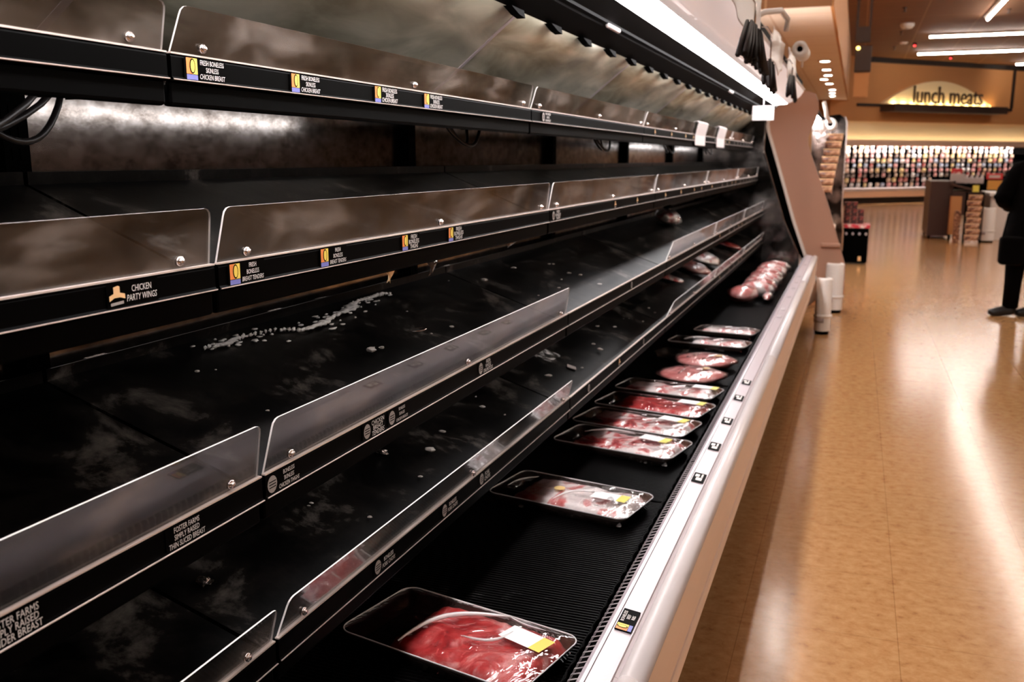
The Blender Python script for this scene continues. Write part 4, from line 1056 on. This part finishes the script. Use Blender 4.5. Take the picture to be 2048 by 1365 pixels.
# ================================================================== PERSON
per = thing('person', 'person in a black coat with long dark hair standing at the right edge', 'person', (1.52, 9.62, 0))
per.scale = (1.03, 1.03, 1.03)
def skin_body(chains, m, name, parent, root_hint=0, sub=2):
    me = bpy.data.meshes.new(name); vs, es, rad = [], [], []
    idx = {}
    for ch in chains:
        prev = None
        for p, r in ch:
            key = tuple(round(c, 4) for c in p)
            if key not in idx: idx[key] = len(vs); vs.append(p); rad.append(r)
            i = idx[key]
            if prev is not None and prev != i: es.append((prev, i))
            prev = i
    me.from_pydata(vs, es, []); me.materials.append(m)
    o = bpy.data.objects.new(name, me); COL.objects.link(o); o.parent = parent
    sk = o.modifiers.new('skin', 'SKIN'); sk.use_smooth_shade = True
    if not me.skin_vertices: me.skin_vertices.new()
    for i, sv in enumerate(me.skin_vertices[0].data):
        r = rad[i]; sv.radius = r if isinstance(r, tuple) else (r, r); sv.use_root = (i == root_hint)
    ss = o.modifiers.new('sub', 'SUBSURF'); ss.levels = sub; ss.render_levels = sub
    return o
pel = (.0, .0, .86)
legL = [(pel, (.13, .11)), ((-.09, -.02, .80), .095), ((-.10, -.03, .46), .062), ((-.105, .0, .12), .043), ((-.11, -.01, .055), .040), ((-.20, -.03, .035), .033), ((-.26, -.035, .028), .024)]
legR = [(pel, (.13, .11)), ((.09, .02, .80), .095), ((.10, .03, .46), .062), ((.10, .05, .12), .043), ((.10, .045, .055), .040), ((.02, .02, .035), .033), ((-.04, .01, .028), .024)]
spine = [(pel, (.13, .11)), ((0, 0, 1.02), (.12, .10)), ((0, 0, 1.18), (.135, .105)), ((0, 0, 1.30), (.12, .09)), ((-.005, 0, 1.38), .052), ((-.01, 0, 1.43), .050), ((-.015, 0, 1.50), (.075, .085)), ((-.01, 0, 1.56), (.07, .08))]
armL = [((0, 0, 1.30), (.12, .09)), ((-.13, -.01, 1.28), .042), ((-.25, .0, 1.05), .043), ((-.16, .19, .98), .034), ((-.09, .24, .97), .026)]
armR = [((0, 0, 1.30), (.12, .09)), ((.13, .01, 1.28), .042), ((.22, .04, 1.05), .043), ((.17, .20, .96), .034), ((.11, .24, .95), .026)]
skin_body([legL, legR, spine, armL, armR], M['skin'], 'body', per)
# fingers
for sx, base in ((-1, Vector((-.09, .24, .97))), (1, Vector((.11, .24, .95)))):
    ch = []
    for k in range(4):
        o_ = Vector((.0, 0, -.03+.02*k)); p0 = base + o_*.6; p1 = base + o_ + Vector((-sx*.035, .03, 0)); p2 = p1 + Vector((-sx*.03, .008, -.006)); p3 = p2 + Vector((-sx*(.014+.004*(k % 2)), -.012, -.006))
        ch.append([(tuple(base), .02), (tuple(p0 + Vector((-sx*.012, .01, 0))), .011), (tuple(p1), .009), (tuple(p2), .008), (tuple(p3), .007)])
    ch.append([(tuple(base), .02), (tuple(base+Vector((.0, .02, .035))), .010), (tuple(base+Vector((-sx*.02, .035, .05))), .008)])
    skin_body(ch, M['skin'], 'hand', per, 0, 1)
# face features
b = MB(); b.blob((-.095, 0, 1.515), (.016, .012, .02), 10, 8); b.blob((-.085, 0, 1.475), (.008, .022, .006), 10, 6)
for s_ in (-1, 1): b.blob((-.078, s_*.032, 1.535), (.010, .013, .008), 8, 6); b.blob((-.005, s_*.083, 1.52), (.018, .008, .028), 8, 6)
b.build('face', M['skin'], per, True)
# hair
b = MB()
b.blob((.012, 0, 1.545), (.105, .105, .095), 20, 14, .08, 2); b.build('hair', M['hair'], per, True)
b = MB()
def hairfn(u, v):
    th = -PI*.70 + u*PI*1.4; z = 1.545 - v*.38; rr_ = .104 + .05*v + .012*noise.noise(Vector((u*9, v*5, 1)))
    return (.015 + rr_*math.cos(th), rr_*math.sin(th)*1.05, z)
b.grid(28, 12, hairfn); o = b.build('long_hair', M['hair'], per, True); so = o.modifiers.new('s', 'SOLIDIFY'); so.thickness = .03
# coat
b = MB(); rg = []
for z, rx, ry, ox in ((.55, .215, .19, -.01), (.60, .225, .20, -.01), (.80, .20, .18, 0), (.98, .165, .15, 0), (1.12, .175, .15, 0), (1.26, .195, .145, 0), (1.33, .18, .12, 0), (1.38, .10, .09, 0), (1.42, .075, .075, 0)):
    rg.append([b.bm.verts.new((ox + rx*math.cos(2*PI*k/28)*(1+.03*math.sin(5*k)), ry*math.sin(2*PI*k/28), z)) for k in range(28)])
for p, q in zip(rg, rg[1:]):
    for k in range(28): b.face([p[k], p[(k+1) % 28], q[(k+1) % 28], q[k]])
o = b.build('coat', M['coat'], per, True); so = o.modifiers.new('s', 'SOLIDIFY'); so.thickness = .012
for arm in (armL, armR):
    pts = [Vector(p) for p, r in arm[1:4]]; fine = []
    for a, c in zip(pts, pts[1:]):
        for q in range(5): fine.append(a.lerp(c, q/5))
    fine.append(pts[-1]); n = len(fine)
    b = MB(); b.tube([Vector((pts[0].x*.6, pts[0].y, pts[0].z+.01))] + fine, .06, 14, radii=[.088] + [.088-.026*i/n + .004*math.sin(i*2) for i in range(n)]); b.build('sleeve', M['coat'], per, True)
for lg in (legL, legR):
    pts = [Vector(p) for p, r in lg[1:4]]
    b = MB(); b.tube([pts[0]+Vector((0, 0, .03)), pts[0].lerp(pts[1], .5), pts[1], pts[1].lerp(pts[2], .5), pts[2]+Vector((0, 0, -.04))], .09, 16, radii=[.115, .100, .080, .070, .066]); b.build('trouser_leg', M['trousers'], per, True)
    f0 = Vector(lg[4][0]); f1 = Vector(lg[6][0])
    b = MB(); b.tube([f0+Vector((.05, 0, -.0)), f0+Vector((.01, 0, .005)), f0.lerp(f1, .45), f0.lerp(f1, .85), f1+Vector((-.02, 0, .006))], .045, 14, radii=[.030, .050, .044, .040, .022]); b.build('shoe', M['shoe'], per, True)
hb = thing('handbag', 'black shoulder bag held at the left side of the person', 'handbag', (1.34, 9.36, .50))
b = MB(); b.box((-.10, -.07, 0), (.10, .07, .25)); bevel(b.build('body', M['coat'], hb), .03, 3)
b = MB(); b.tube([(-.08, 0, .24), (-.05, 0, .45), (0, .02, .52), (.05, 0, .45), (.08, 0, .24)], .008, 6); b.build('strap', M['coat'], hb, True)
